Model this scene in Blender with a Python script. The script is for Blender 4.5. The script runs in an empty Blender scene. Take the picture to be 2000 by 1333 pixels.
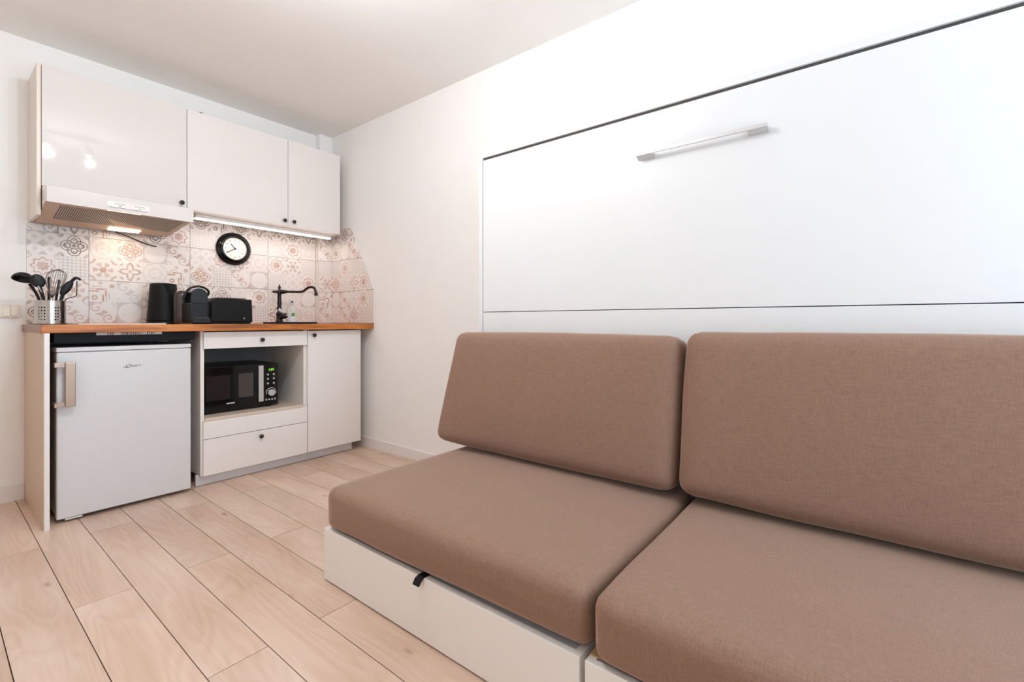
import bpy, bmesh, math, random
from mathutils import Vector, Matrix, noise

random.seed(7)
PI = math.pi
sc = bpy.context.scene
COL = sc.collection

# ------------------------------------------------------------------ camera, world, daylight, exposure
cam_d = bpy.data.cameras.new('camera')
cam_d.sensor_width = 36.0
cam_d.lens = 903.83 / 2000 * 36.0
cam_d.shift_y = (629.63 - 666.5) / 2000
cam_d.clip_start = 0.02
cam = bpy.data.objects.new('camera', cam_d)
COL.objects.link(cam)
cam.location = (-2.0658, -3.534, 0.93)
cam.rotation_euler = (PI / 2, 0, 0.6639 - PI / 2)
sc.camera = cam

world = bpy.data.worlds.new('world')
sc.world = world
world.use_nodes = True
bg = world.node_tree.nodes['Background']
bg.inputs[0].default_value = (0.75, 0.87, 1.0, 1)
bg.inputs[1].default_value = 1.0
world.cycles.sampling_method = 'NONE'

def area_light(name, loc, rot, sx, sy, power, color):
    d = bpy.data.lights.new(name, 'AREA')
    d.shape = 'RECTANGLE'; d.size = sx; d.size_y = sy
    d.energy = power; d.color = color
    o = bpy.data.objects.new(name, d); COL.objects.link(o)
    o.location = loc; o.rotation_euler = rot
    return o
# daylight entering through the tall window behind the photographer
area_light('window_daylight', (-0.95, -5.03, 1.3), (PI / 2, 0, 0), 1.5, 1.9, 33, (0.68, 0.86, 1.0))

sc.view_settings.view_transform = 'Standard'
sc.view_settings.look = 'None'
sc.view_settings.gamma = 1.0
sc.view_settings.use_curve_mapping = False
sc.view_settings.exposure = 0.25
sc.cycles.use_denoising = True
sc.cycles.max_bounces = 9
sc.cycles.diffuse_bounces = 7
sc.cycles.glossy_bounces = 3
sc.cycles.transparent_max_bounces = 6
sc.cycles.adaptive_threshold = 0.04
sc.cycles.use_light_tree = False
sc.cycles.caustics_reflective = False
sc.cycles.caustics_refractive = False
sc.cycles.sample_clamp_indirect = 6

WARM = (0.93, 0.97, 1.0)

# ------------------------------------------------------------------ materials
def lin(r, g, b):
    f = lambda c: (c / 255 / 12.92) if c / 255 <= 0.04045 else ((c / 255 + 0.055) / 1.055) ** 2.4
    return (f(r), f(g), f(b), 1)

MATS = {}
def mat(name, col, rough=0.5, metal=0.0, nscale=30.0, namt=0.03, bump=0.0, bscale=None, stretch=None,
        coat=0.0, spec=0.5, emit=None, estr=0.0, sheen=0.0, alpha=None, trans=0.0):
    m = bpy.data.materials.new(name); m.use_nodes = True
    nt = m.node_tree; b = nt.nodes['Principled BSDF']
    tc = nt.nodes.new('ShaderNodeTexCoord'); mp = nt.nodes.new('ShaderNodeMapping')
    nt.links.new(tc.outputs['Object'], mp.inputs[0])
    if stretch: mp.inputs['Scale'].default_value = stretch
    nz = nt.nodes.new('ShaderNodeTexNoise'); nz.inputs['Scale'].default_value = nscale
    nz.inputs['Detail'].default_value = 1
    nt.links.new(mp.outputs[0], nz.inputs['Vector'])
    mx = nt.nodes.new('ShaderNodeMix'); mx.data_type = 'RGBA'
    mx.inputs['A'].default_value = tuple(c * (1 - namt) for c in col[:3]) + (1,)
    mx.inputs['B'].default_value = tuple(min(1, c * (1 + namt)) for c in col[:3]) + (1,)
    nt.links.new(nz.outputs['Fac'], mx.inputs['Factor'])
    nt.links.new(mx.outputs['Result'], b.inputs['Base Color'])
    b.inputs['Roughness'].default_value = rough
    b.inputs['Metallic'].default_value = metal
    b.inputs['Coat Weight'].default_value = coat
    b.inputs['Coat Roughness'].default_value = 0.06
    b.inputs['Specular IOR Level'].default_value = spec
    b.inputs['Sheen Weight'].default_value = sheen
    b.inputs['Transmission Weight'].default_value = trans
    if alpha is not None: b.inputs['Alpha'].default_value = alpha
    if emit:
        b.inputs['Emission Color'].default_value = tuple(emit[:3]) + (1,)
        b.inputs['Emission Strength'].default_value = estr
    if bump > 0:
        n2 = nt.nodes.new('ShaderNodeTexNoise'); n2.inputs['Scale'].default_value = bscale or nscale
        n2.inputs['Detail'].default_value = 3
        nt.links.new(mp.outputs[0], n2.inputs['Vector'])
        bp = nt.nodes.new('ShaderNodeBump'); bp.inputs['Strength'].default_value = bump
        bp.inputs['Distance'].default_value = 0.002
        nt.links.new(n2.outputs['Fac'], bp.inputs['Height'])
        nt.links.new(bp.outputs[0], b.inputs['Normal'])
    MATS[name] = m
    return m

mat('wall_paint', lin(243, 241, 239), 0.75, nscale=6, namt=0.012)
mat('ceiling_paint', lin(241, 238, 235), 0.85, nscale=4, namt=0.012)
mat('skirting_white', lin(236, 231, 228), 0.45, nscale=12, namt=0.02)
mat('gloss_white', lin(226, 220, 217), 0.035, nscale=3, namt=0.008)
mat('satin_white', lin(232, 226, 223), 0.28, nscale=4, namt=0.01)
mat('carcass_white', lin(232, 226, 220), 0.4, nscale=8, namt=0.015)
mat('panel_shade_tan', lin(205, 176, 148), 0.42, nscale=5, namt=0.03)  # tan puts floor bounce and shading into the panel's colour
mat('base_white', lin(236, 232, 227), 0.4, nscale=5, namt=0.015)
mat('cream_light', lin(232, 220, 208), 0.4, nscale=5, namt=0.02)
mat('plinth_white', lin(214, 214, 218), 0.25, nscale=8, namt=0.03)
mat('bed_white', lin(231, 232, 233), 0.3, nscale=5, namt=0.006)
mat('dark_gap', lin(78, 76, 72), 0.6, nscale=20, namt=0.1)
mat('aluminium', lin(216, 216, 217), 0.35, metal=0.6, nscale=60, namt=0.04, stretch=(1, 0.05, 1))
mat('black_knob', lin(26, 25, 25), 0.35, nscale=60, namt=0.1)
mat('fridge_white', lin(212, 211, 213), 0.3, nscale=25, namt=0.012)
mat('fridge_handle', lin(164, 142, 126), 0.3, metal=0.55, nscale=80, namt=0.06, stretch=(1, 1, 0.05))
mat('black_plastic', lin(20, 20, 21), 0.35, nscale=50, namt=0.08, spec=0.3)
mat('black_matte', lin(20, 20, 21), 0.5, nscale=80, namt=0.1, spec=0.2)
mat('black_gloss', lin(10, 10, 11), 0.08, nscale=30, namt=0.1, spec=0.4)
mat('black_utensil', lin(22, 23, 24), 0.42, nscale=60, namt=0.1, spec=0.3)
mat('tap_bronze', lin(38, 31, 29), 0.32, metal=0.3, nscale=60, namt=0.15)
mat('steel', lin(190, 184, 178), 0.22, metal=1.0, nscale=120, namt=0.06, stretch=(1, 1, 0.1))
mat('steel_dark', lin(120, 112, 106), 0.3, metal=1.0, nscale=60, namt=0.08)
mat('steel_inside_shade', lin(60, 54, 50), 0.5, metal=0.6, nscale=40, namt=0.1)  # same steel darkened, shade inside the pot put into the colour
mat('silver_plastic', lin(196, 194, 194), 0.35, metal=0.4, nscale=60, namt=0.04)
mat('print_white', lin(215, 215, 215), 0.5, nscale=60, namt=0.03)
mat('print_black', lin(30, 30, 32), 0.5, nscale=60, namt=0.06)
mat('paper_label', lin(226, 222, 220), 0.6, nscale=60, namt=0.02)
mat('green_digits', lin(60, 110, 20), 0.5, emit=lin(150, 230, 60), estr=1.6)
mat('niche_back_shade', lin(118, 117, 116), 0.6, nscale=8, namt=0.03)  # dark grey paints the shadow at the back of the microwave niche
mat('shelf_shaded_cream', lin(208, 190, 174), 0.4, nscale=8, namt=0.02)  # cream shelf, darkened with painted niche shade
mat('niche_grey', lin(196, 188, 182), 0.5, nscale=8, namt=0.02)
mat('micro_dark', lin(34, 30, 29), 0.15, nscale=8, namt=0.2, spec=0.4, stretch=(0.2, 1, 6))
mat('micro_window', lin(58, 54, 51), 0.2, nscale=300, namt=0.25, coat=0.4)
mat('clock_face', lin(236, 231, 222), 0.5, nscale=10, namt=0.02)
mat('switch_plastic', lin(233, 221, 208), 0.35, nscale=12, namt=0.02)
mat('hood_cream', lin(228, 214, 202), 0.35, nscale=10, namt=0.02)
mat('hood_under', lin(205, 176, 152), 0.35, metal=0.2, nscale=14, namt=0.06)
mat('led_diffuser', lin(255, 245, 235), 0.4, emit=(1.0, 0.95, 0.90), estr=10.0)
mat('hood_lamp_glow', lin(255, 240, 215), 0.4, emit=(1.0, 0.78, 0.52), estr=8.0)
mat('bulb_glow', lin(255, 244, 230), 0.4, emit=(1.0, 0.82, 0.62), estr=30.0)
mat('lamp_white', lin(235, 233, 230), 0.4, nscale=20, namt=0.02)
mat('soap_clear', lin(240, 242, 240), 0.08, nscale=20, namt=0.02, alpha=0.35)
mat('soap_label', lin(232, 234, 240), 0.5, nscale=20, namt=0.04)
mat('soap_green', lin(110, 158, 62), 0.5, nscale=40, namt=0.1)
mat('smoke_plastic', lin(66, 50, 46), 0.1, nscale=20, namt=0.1, alpha=0.75, coat=0.4)
mat('raw_wood', lin(196, 162, 118), 0.6, nscale=20, namt=0.12, stretch=(1, 0.1, 1))
mat('felt_dark', lin(70, 60, 54), 0.9, nscale=80, namt=0.2)
mat('lid_grey', lin(205, 208, 212), 0.4, nscale=20, namt=0.02)
mat('window_frame', lin(238, 238, 238), 0.4, nscale=10, namt=0.02)
mat('cord_black', lin(40, 34, 32), 0.6, nscale=60, namt=0.1)
mat('grout', lin(186, 165, 152), 0.8, nscale=60, namt=0.08)
mat('floor_joint', lin(96, 72, 56), 0.8, nscale=40, namt=0.1)

def links(nt, a, b): nt.links.new(a, b)

class V:
    """tiny expression helper over math nodes"""
    nt = None
    def __init__(s, sock): s.s = sock
    @staticmethod
    def op(name, *a, clamp=False):
        n = V.nt.nodes.new('ShaderNodeMath'); n.operation = name; n.use_clamp = clamp
        for i, x in enumerate(a):
            if isinstance(x, V): V.nt.links.new(x.s, n.inputs[i])
            else: n.inputs[i].default_value = x
        return V(n.outputs[0])
    def __add__(s, o): return V.op('ADD', s, o)
    __radd__ = __add__
    def __sub__(s, o): return V.op('SUBTRACT', s, o)
    def __rsub__(s, o): return V.op('SUBTRACT', o, s)
    def __mul__(s, o): return V.op('MULTIPLY', s, o)
    __rmul__ = __mul__
    def __truediv__(s, o): return V.op('DIVIDE', s, o)
    def abs(s): return V.op('ABSOLUTE', s)
    def sqrt(s): return V.op('SQRT', s)
    def frac(s): return V.op('FRACT', s)
    def sin(s): return V.op('SINE', s)
    def cos(s): return V.op('COSINE', s)
    def max(s, o): return V.op('MAXIMUM', s, o)
    def min(s, o): return V.op('MINIMUM', s, o)
    def clamp(s): return V.op('ADD', s, 0.0, clamp=True)
    def lt(s, o, w=0.02):      # soft step: 1 where s < o
        return V.op('MULTIPLY_ADD', (o - s) if isinstance(o, V) else V.op('SUBTRACT', o, s), 1 / w, 0.5, clamp=True)
    def band(s, c, h, w=0.02): # 1 where |s - c| < h
        return (s - c).abs().lt(h, w)

def vlen(a, b): return (a * a + b * b).sqrt()

def tile_material():
    m = bpy.data.materials.new('patchwork_tile'); m.use_nodes = True
    nt = m.node_tree; V.nt = nt; b = nt.nodes['Principled BSDF']
    uv = nt.nodes.new('ShaderNodeUVMap'); uv.uv_map = 'cell'
    sx = nt.nodes.new('ShaderNodeSeparateXYZ'); nt.links.new(uv.outputs[0], sx.inputs[0])
    x = V(sx.outputs[0]) - 0.5; y = V(sx.outputs[1]) - 0.5
    am = nt.nodes.new('ShaderNodeAttribute'); am.attribute_name = 'motif'
    ai = nt.nodes.new('ShaderNodeAttribute'); ai.attribute_name = 'ink'
    motif = V(am.outputs['Fac'])
    r = vlen(x, y); th = V.op('ARCTAN2', y, x)
    ax = x.abs(); ay = y.abs(); mx_ = ax.max(ay); mn = ax.min(ay)
    cr = vlen(ax - 0.5, ay - 0.5)          # distance to the nearest corner
    masks = []
    # 0 pale disc with tinted corners
    masks.append(r.lt(0.46, 0.02) * -0.75 + 0.75 )
    # 1 eight-pointed star
    c8 = (th * 8).cos()
    masks.append((r.lt(c8 * 0.03 + 0.19) * 0.8 + (r - c8 * 0.045).band(0.33, 0.026) + cr.band(0.15, 0.03) * 0.5 + cr.lt(0.07) * 0.4).clamp())
    # 2 quatrefoil filigree
    lob = vlen(mx_ - 0.23, mn)
    dg = vlen(ax - 0.15, ay - 0.15)
    fil = lob.band(0.215, 0.018) * mx_.lt(0.5) * (1 - vlen(mx_ - 0.23, mn).lt(0.18)) + lob.band(0.105, 0.02) + dg.band(0.07, 0.016) + vlen(mx_ - 0.30, mn).band(0.045, 0.014) + r.band(0.06, 0.015) + dg.lt(0.025)
    cf = (r.lt(0.47) * -1 + 1) * 0.55
    masks.append((fil + cf * cr.band(0.12, 0.06)).clamp())
    # 3 scrolls
    s1 = vlen(x + 0.24, y - 0.22); s2 = vlen(x - 0.22, y + 0.26)
    def spiral(cx, cy, sg):
        dx = x - cx; dy = (y - cy) * sg
        rr = vlen(dx, dy); aa = V.op('ARCTAN2', dy, dx)
        v = (aa / (2 * PI) + rr * 5.5).frac()
        return rr, (v - 0.5).abs().lt(0.21, 0.06)
    r1, sp1 = spiral(-0.23, 0.22, 1.0); r2, sp2 = spiral(0.20, -0.26, -1.0)
    fld = (x * 0.75 + y * 0.6 + (y * 6.5 + 0.6).sin() * 0.10).abs().lt(0.20, 0.03)
    out = fld * (1 - r1.lt(0.25)) * (1 - r2.lt(0.25))
    masks.append((out * 0.75 + (sp1 * r1.lt(0.23) + sp2 * r2.lt(0.23)) * 0.55 + cr.band(0.17, 0.03) * 0.35 + cr.lt(0.06) * 0.4).clamp())
    # 4 plaid
    masks.append((((x * 7).frac() - 0.5).abs().lt(0.2, 0.1) * 0.25 + ((y * 7).frac() - 0.5).abs().lt(0.2, 0.1) * 0.25))
    # 5 harlequin diamonds
    dm = ((x * 2 + 0.5).frac() - 0.5).abs() + ((y * 2 + 0.5).frac() - 0.5).abs()
    d2 = ((x * 2).frac() - 0.5).abs() + ((y * 2).frac() - 0.5).abs()
    masks.append(dm.lt(0.34, 0.08) * 0.42 + d2.lt(0.2, 0.08) * 0.34)
    # 6 stepped corner bands
    w = (th * 2).sin() * 0.0
    l = (x + 0.5).max(y + 0.5)
    k = (x + y).abs().lt(0.16, 0.02)
    l2 = l - k * 0.10 + w
    masks.append((l2.band(0.50, 0.032) * 0.9 + l2.band(0.62, 0.022) * 0.6 + vlen(x + 0.3, y + 0.3).band(0.08, 0.035) * 0.8 + vlen(x - 0.32, y - 0.25).lt(0.1, 0.05) * 0.7 + vlen(x + 0.1, y - 0.38).lt(0.07, 0.04) * 0.6).clamp())
    # 7 daisy lattice
    c6 = (th * 6).cos()
    masks.append((r.lt(c6 * 0.02 + 0.13) * 0.8 + (r.band(0.27, 0.09) * (c6 * -1).lt(0.2, 0.3)) * 0.6 + cr.band(0.2, 0.05) * 0.6).clamp())
    # 8 worn, almost blank
    nz = nt.nodes.new('ShaderNodeTexNoise'); nz.inputs['Scale'].default_value = 7
    nt.links.new(uv.outputs[0], nz.inputs['Vector'])
    nfac = V(nz.outputs['Fac'])
    masks.append(((r * 26 + nfac * 9).sin().lt(0.0, 1.2)) * 0.22)
    # 9 leaf sprigs
    thf = V.op('ARCTAN2', mn, mx_)
    lf = (thf * 7 + r * 19).sin()
    masks.append((lf * -1).lt(-0.35, 0.3) * r.band(0.3, 0.19, 0.04) * 0.75 + r.lt(0.07) * 0.6)
    tot = None
    for i, k_ in enumerate(masks):
        sel = (motif - float(i)).abs().lt(0.5, 0.001)
        t = sel * k_
        tot = t if tot is None else tot + t
    # wear
    tc = nt.nodes.new('ShaderNodeTexCoord')
    n2 = nt.nodes.new('ShaderNodeTexNoise'); n2.inputs['Scale'].default_value = 45; n2.inputs['Detail'].default_value = 5
    nt.links.new(tc.outputs['Object'], n2.inputs['Vector'])
    wear = (V(n2.outputs['Fac']) * 1.3 + 0.22).min(1.0)
    ink = (tot * wear).clamp()
    mix = nt.nodes.new('ShaderNodeMix'); mix.data_type = 'RGBA'
    mix.inputs['A'].default_value = lin(233, 224, 219)
    nt.links.new(ink.s, mix.inputs['Factor']); nt.links.new(ai.outputs['Color'], mix.inputs['B'])
    nt.links.new(mix.outputs['Result'], b.inputs['Base Color'])
    b.inputs['Roughness'].default_value = 0.35
    MATS['tile'] = m
tile_material()

def plank_material():
    m = bpy.data.materials.new('oak_plank'); m.use_nodes = True
    nt = m.node_tree; b = nt.nodes['Principled BSDF']
    tc = nt.nodes.new('ShaderNodeTexCoord'); oi = nt.nodes.new('ShaderNodeObjectInfo')
    ml = nt.nodes.new('ShaderNodeMath'); ml.operation = 'MULTIPLY'; ml.inputs[1].default_value = 37.0
    nt.links.new(oi.outputs['Random'], ml.inputs[0])
    ad = nt.nodes.new('ShaderNodeVectorMath'); ad.operation = 'ADD'
    nt.links.new(tc.outputs['Object'], ad.inputs[0]); nt.links.new(ml.outputs[0], ad.inputs[1])
    mp = nt.nodes.new('ShaderNodeMapping'); mp.inputs['Scale'].default_value = (1.0, 0.16, 1.0)
    nt.links.new(ad.outputs[0], mp.inputs[0])
    # cathedral figure: rings of a distorted noise field
    n1 = nt.nodes.new('ShaderNodeTexNoise'); n1.inputs['Scale'].default_value = 7; n1.inputs['Detail'].default_value = 2
    n1.inputs['Distortion'].default_value = 0.6
    nt.links.new(mp.outputs[0], n1.inputs['Vector'])
    V.nt = nt
    rings = ((V(n1.outputs['Fac']) * 75).sin() * 0.5 + 0.5)
    n2 = nt.nodes.new('ShaderNodeTexNoise'); n2.inputs['Scale'].default_value = 60; n2.inputs['Detail'].default_value = 4
    mp2 = nt.nodes.new('ShaderNodeMapping'); mp2.inputs['Scale'].default_value = (2.2, 0.06, 1.0)
    nt.links.new(ad.outputs[0], mp2.inputs[0]); nt.links.new(mp2.outputs[0], n2.inputs['Vector'])
    n3 = nt.nodes.new('ShaderNodeTexNoise'); n3.inputs['Scale'].default_value = 3.5; n3.inputs['Detail'].default_value = 1
    mp3 = nt.nodes.new('ShaderNodeMapping'); mp3.inputs['Scale'].default_value = (1.6, 0.5, 1)
    nt.links.new(ad.outputs[0], mp3.inputs[0]); nt.links.new(mp3.outputs[0], n3.inputs['Vector'])
    # small knots
    vo = nt.nodes.new('ShaderNodeTexVoronoi'); vo.inputs['Scale'].default_value = 3.2
    mp4 = nt.nodes.new('ShaderNodeMapping'); mp4.inputs['Scale'].default_value = (1.8, 0.75, 1)
    nt.links.new(ad.outputs[0], mp4.inputs[0]); nt.links.new(mp4.outputs[0], vo.inputs['Vector'])
    knot = V(vo.outputs['Distance']).lt(0.05, 0.06)
    fac = (rings * 0.11 + V(n2.outputs['Fac']) * 0.30 + V(n3.outputs['Fac']) * 0.75 - 0.20 + knot * 0.5).clamp()
    rp = nt.nodes.new('ShaderNodeValToRGB')
    rp.color_ramp.elements[0].position = 0.15; rp.color_ramp.elements[0].color = lin(222, 197, 179)
    rp.color_ramp.elements[1].position = 1.0; rp.color_ramp.elements[1].color = lin(152, 114, 88)
    e = rp.color_ramp.elements.new(0.5); e.color = lin(205, 174, 153)
    nt.links.new(fac.s, rp.inputs[0])
    hs = nt.nodes.new('ShaderNodeHueSaturation')
    val = V(oi.outputs['Random']) * 0.14 + 0.93
    nt.links.new(val.s, hs.inputs['Value'])
    nt.links.new(rp.outputs[0], hs.inputs['Color'])
    nt.links.new(hs.outputs[0], b.inputs['Base Color'])
    b.inputs['Roughness'].default_value = 0.33
    bp = nt.nodes.new('ShaderNodeBump'); bp.inputs['Strength'].default_value = 0.06; bp.inputs['Distance'].default_value = 0.001
    nt.links.new(n2.outputs['Fac'], bp.inputs['Height']); nt.links.new(bp.outputs[0], b.inputs['Normal'])
    MATS['plank'] = m
plank_material()

def worktop_material(name, ca, cb, cc, sc_):
    m = bpy.data.materials.new(name); m.use_nodes = True
    nt = m.node_tree; b = nt.nodes['Principled BSDF']
    tc = nt.nodes.new('ShaderNodeTexCoord')
    mp = nt.nodes.new('ShaderNodeMapping'); mp.inputs['Scale'].default_value = sc_
    nt.links.new(tc.outputs['Object'], mp.inputs[0])
    n1 = nt.nodes.new('ShaderNodeTexNoise'); n1.inputs['Scale'].default_value = 14; n1.inputs['Detail'].default_value = 5
    n1.inputs['Distortion'].default_value = 0.8
    nt.links.new(mp.outputs[0], n1.inputs['Vector'])
    rp = nt.nodes.new('ShaderNodeValToRGB')
    rp.color_ramp.elements[0].position = 0.3; rp.color_ramp.elements[0].color = ca
    rp.color_ramp.elements[1].position = 0.72; rp.color_ramp.elements[1].color = cc
    e = rp.color_ramp.elements.new(0.5); e.color = cb
    nt.links.new(n1.outputs['Fac'], rp.inputs[0])
    nt.links.new(rp.outputs[0], b.inputs['Base Color'])
    b.inputs['Roughness'].default_value = 0.38
    MATS[name] = m
worktop_material('oak_worktop', lin(128, 68, 28), lin(184, 108, 44), lin(206, 134, 64), (0.25, 2.0, 3.0))
worktop_material('end_grain', lin(104, 66, 50), lin(134, 88, 66), lin(158, 110, 86), (2.0, 0.8, 3.0))

def fabric_material():
    m = bpy.data.materials.new('taupe_fabric'); m.use_nodes = True
    nt = m.node_tree; b = nt.nodes['Principled BSDF']; V.nt = nt
    tc = nt.nodes.new('ShaderNodeTexCoord')
    sp = nt.nodes.new('ShaderNodeSeparateXYZ'); nt.links.new(tc.outputs['Object'], sp.inputs[0])
    n1 = nt.nodes.new('ShaderNodeTexNoise'); n1.inputs['Scale'].default_value = 420; n1.inputs['Detail'].default_value = 2
    nt.links.new(tc.outputs['Object'], n1.inputs['Vector'])
    def streak(s):
        mp = nt.nodes.new('ShaderNodeMapping'); mp.inputs['Scale'].default_value = s
        nt.links.new(tc.outputs['Object'], mp.inputs[0])
        n = nt.nodes.new('ShaderNodeTexNoise'); n.inputs['Scale'].default_value = 60; n.inputs['Detail'].default_value = 2
        nt.links.new(mp.outputs[0], n.inputs['Vector']); return V(n.outputs['Fac'])
    f = (streak((8, 0.6, 8)) * 0.35 + streak((0.6, 9, 0.6)) * 0.35 + V(n1.outputs['Fac']) * 0.5 - 0.1).clamp()
    mx = nt.nodes.new('ShaderNodeMix'); mx.data_type = 'RGBA'
    mx.inputs['A'].default_value = lin(96, 71, 59); mx.inputs['B'].default_value = lin(170, 136, 117)
    nt.links.new(f.s, mx.inputs['Factor']); nt.links.new(mx.outputs['Result'], b.inputs['Base Color'])
    b.inputs['Roughness'].default_value = 0.9; b.inputs['Sheen Weight'].default_value = 0.5
    b.inputs['Sheen Roughness'].default_value = 0.4
    b.inputs['Sheen Tint'].default_value = (0.95, 0.74, 0.60, 1)
    b.inputs['Specular IOR Level'].default_value = 0.2
    bp = nt.nodes.new('ShaderNodeBump'); bp.inputs['Strength'].default_value = 0.25; bp.inputs['Distance'].default_value = 0.001
    nt.links.new(f.s, bp.inputs['Height']); nt.links.new(bp.outputs[0], b.inputs['Normal'])
    MATS['fabric'] = m
fabric_material()

def grille_material():
    m = bpy.data.materials.new('hood_filter'); m.use_nodes = True
    nt = m.node_tree; b = nt.nodes['Principled BSDF']; V.nt = nt
    tc = nt.nodes.new('ShaderNodeTexCoord'); sp = nt.nodes.new('ShaderNodeSeparateXYZ')
    nt.links.new(tc.outputs['Object'], sp.inputs[0])
    fx = (V(sp.outputs[0]) / 0.0085).frac()
    line = (fx - 0.5).abs().lt(0.24, 0.15)
    mx = nt.nodes.new('ShaderNodeMix'); mx.data_type = 'RGBA'
    mx.inputs['A'].default_value = lin(74, 68, 64); mx.inputs['B'].default_value = lin(200, 180, 162)
    nt.links.new(line.s, mx.inputs['Factor']); nt.links.new(mx.outputs['Result'], b.inputs['Base Color'])
    b.inputs['Roughness'].default_value = 0.4; b.inputs['Metallic'].default_value = 0.3
    MATS['hood_filter'] = m
grille_material()

# ------------------------------------------------------------------ object helpers
def tag(o, label=None, cat=None, group=None, kind=None):
    if label: o['label'] = label
    if cat: o['category'] = cat
    if group: o['group'] = group
    if kind: o['kind'] = kind
    return o

def thing(name, loc, label, cat, group=None, kind=None, rot=(0, 0, 0)):
    o = bpy.data.objects.new(name, None); o.empty_display_size = 0.05
    COL.objects.link(o); o.location = loc; o.rotation_euler = rot
    return tag(o, label, cat, group, kind)

def root_of(o):
    while o.parent: o = o.parent
    return o

def obj(name, bm, m, parent=None, origin=None, smooth=False, label=None):
    """bm in world coordinates; stored relative to the parent thing's origin (or to origin)"""
    me = bpy.data.meshes.new(name)
    if parent is not None: org = Vector(root_of(parent).location)
    else: org = Vector(origin) if origin else Vector((0, 0, 0))
    bmesh.ops.translate(bm, verts=bm.verts, vec=-org)
    bmesh.ops.recalc_face_normals(bm, faces=bm.faces)
    bm.to_mesh(me); bm.free()
    if m: me.materials.append(MATS[m])
    if smooth:
        for p in me.polygons: p.use_smooth = True
    o = bpy.data.objects.new(name, me); COL.objects.link(o)
    if parent is not None: o.parent = parent
    else: o.location = org
    if label: o['label'] = label
    return o

def B(lo, hi, bev=0.0, seg=2, bm=None):
    """box, optionally bevelled"""
    own = bmesh.new()
    bmesh.ops.create_cube(own, size=1)
    for v in own.verts:
        v.co = Vector(((lo[i] + hi[i]) / 2 + v.co[i] * (hi[i] - lo[i]) for i in range(3)))
    if bev > 0:
        bmesh.ops.bevel(own, geom=own.edges[:], offset=bev, segments=seg, profile=0.5, affect='EDGES')
    if bm is None: return own
    return join(bm, own)

def join(bm, other):
    me = bpy.data.meshes.new('tmp'); other.to_mesh(me); other.free()
    bm.from_mesh(me); bpy.data.meshes.remove(me)
    return bm

def prism(pts, axis, a, b, bev=0.0, bm=None, seg=2):
    """extrude polygon pts (2-D) along axis from a to b"""
    own = bmesh.new()
    def mk(p, t):
        if axis == 0: return (t, p[0], p[1])
        if axis == 1: return (p[0], t, p[1])
        return (p[0], p[1], t)
    v0 = [own.verts.new(mk(p, a)) for p in pts]; v1 = [own.verts.new(mk(p, b)) for p in pts]
    own.faces.new(v0); own.faces.new(v1[::-1])
    n = len(pts)
    for i in range(n): own.faces.new((v0[i], v0[(i + 1) % n], v1[(i + 1) % n], v1[i]))
    bmesh.ops.recalc_face_normals(own, faces=own.faces)
    if bev > 0: bmesh.ops.bevel(own, geom=own.edges[:], offset=bev, segments=seg, profile=0.5, affect='EDGES')
    return own if bm is None else join(bm, own)

def lathe(prof, c, n=32, bm=None, axis='z', closed_ends=True):
    """prof: list of (radius, height) around centre c"""
    own = bmesh.new(); rings = []
    for r, h in prof:
        ring = []
        for i in range(n):
            a = 2 * PI * i / n; p = (r * math.cos(a), r * math.sin(a))
            if axis == 'z': q = (c[0] + p[0], c[1] + p[1], c[2] + h)
            elif axis == 'y': q = (c[0] + p[0], c[1] + h, c[2] + p[1])
            else: q = (c[0] + h, c[1] + p[0], c[2] + p[1])
            ring.append(own.verts.new(q))
        rings.append(ring)
    for a, b in zip(rings, rings[1:]):
        for i in range(n): own.faces.new((a[i], a[(i + 1) % n], b[(i + 1) % n], b[i]))
    if closed_ends:
        own.faces.new(rings[0]); own.faces.new(rings[-1][::-1])
    bmesh.ops.recalc_face_normals(own, faces=own.faces)
    return own if bm is None else join(bm, own)

def tube(pts, rad, n=10, bm=None, closed=False, caps=True):
    own = bmesh.new(); pts = [Vector(p) for p in pts]; m = len(pts)
    rads = rad if isinstance(rad, (list, tuple)) else [rad] * m
    up = None; rings = []
    for i, p in enumerate(pts):
        if closed: t = pts[(i + 1) % m] - pts[i - 1]
        else: t = pts[min(i + 1, m - 1)] - pts[max(i - 1, 0)]
        t.normalize()
        if up is None:
            up = Vector((0, 0, 1)) if abs(t.z) < 0.9 else Vector((1, 0, 0))
        s = t.cross(up)
        if s.length < 1e-6: s = t.cross(Vector((0, 1, 0)))
        s.normalize(); up = s.cross(t).normalized()
        rings.append([own.verts.new(p + (s * math.cos(2 * PI * k / n) + up * math.sin(2 * PI * k / n)) * rads[i]) for k in range(n)])
    prs = list(zip(rings, rings[1:])) + ([(rings[-1], rings[0])] if closed else [])
    for a, b in prs:
        for k in range(n): own.faces.new((a[k], a[(k + 1) % n], b[(k + 1) % n], b[k]))
    if caps and not closed:
        own.faces.new(rings[0]); own.faces.new(rings[-1][::-1])
    bmesh.ops.recalc_face_normals(own, faces=own.faces)
    return own if bm is None else join(bm, own)

def spline(pts, k=8):
    """Catmull-Rom through pts"""
    P = [Vector(p) for p in pts]; P = [2 * P[0] - P[1]] + P + [2 * P[-1] - P[-2]]; out = []
    for i in range(1, len(P) - 2):
        for j in range(k):
            t = j / k; a, b, c, d = P[i - 1:i + 3]
            out.append(0.5 * ((2 * b) + (c - a) * t + (2 * a - 5 * b + 4 * c - d) * t * t + (3 * b - a - 3 * c + d) * t ** 3))
    out.append(P[-2]); return out

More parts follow.
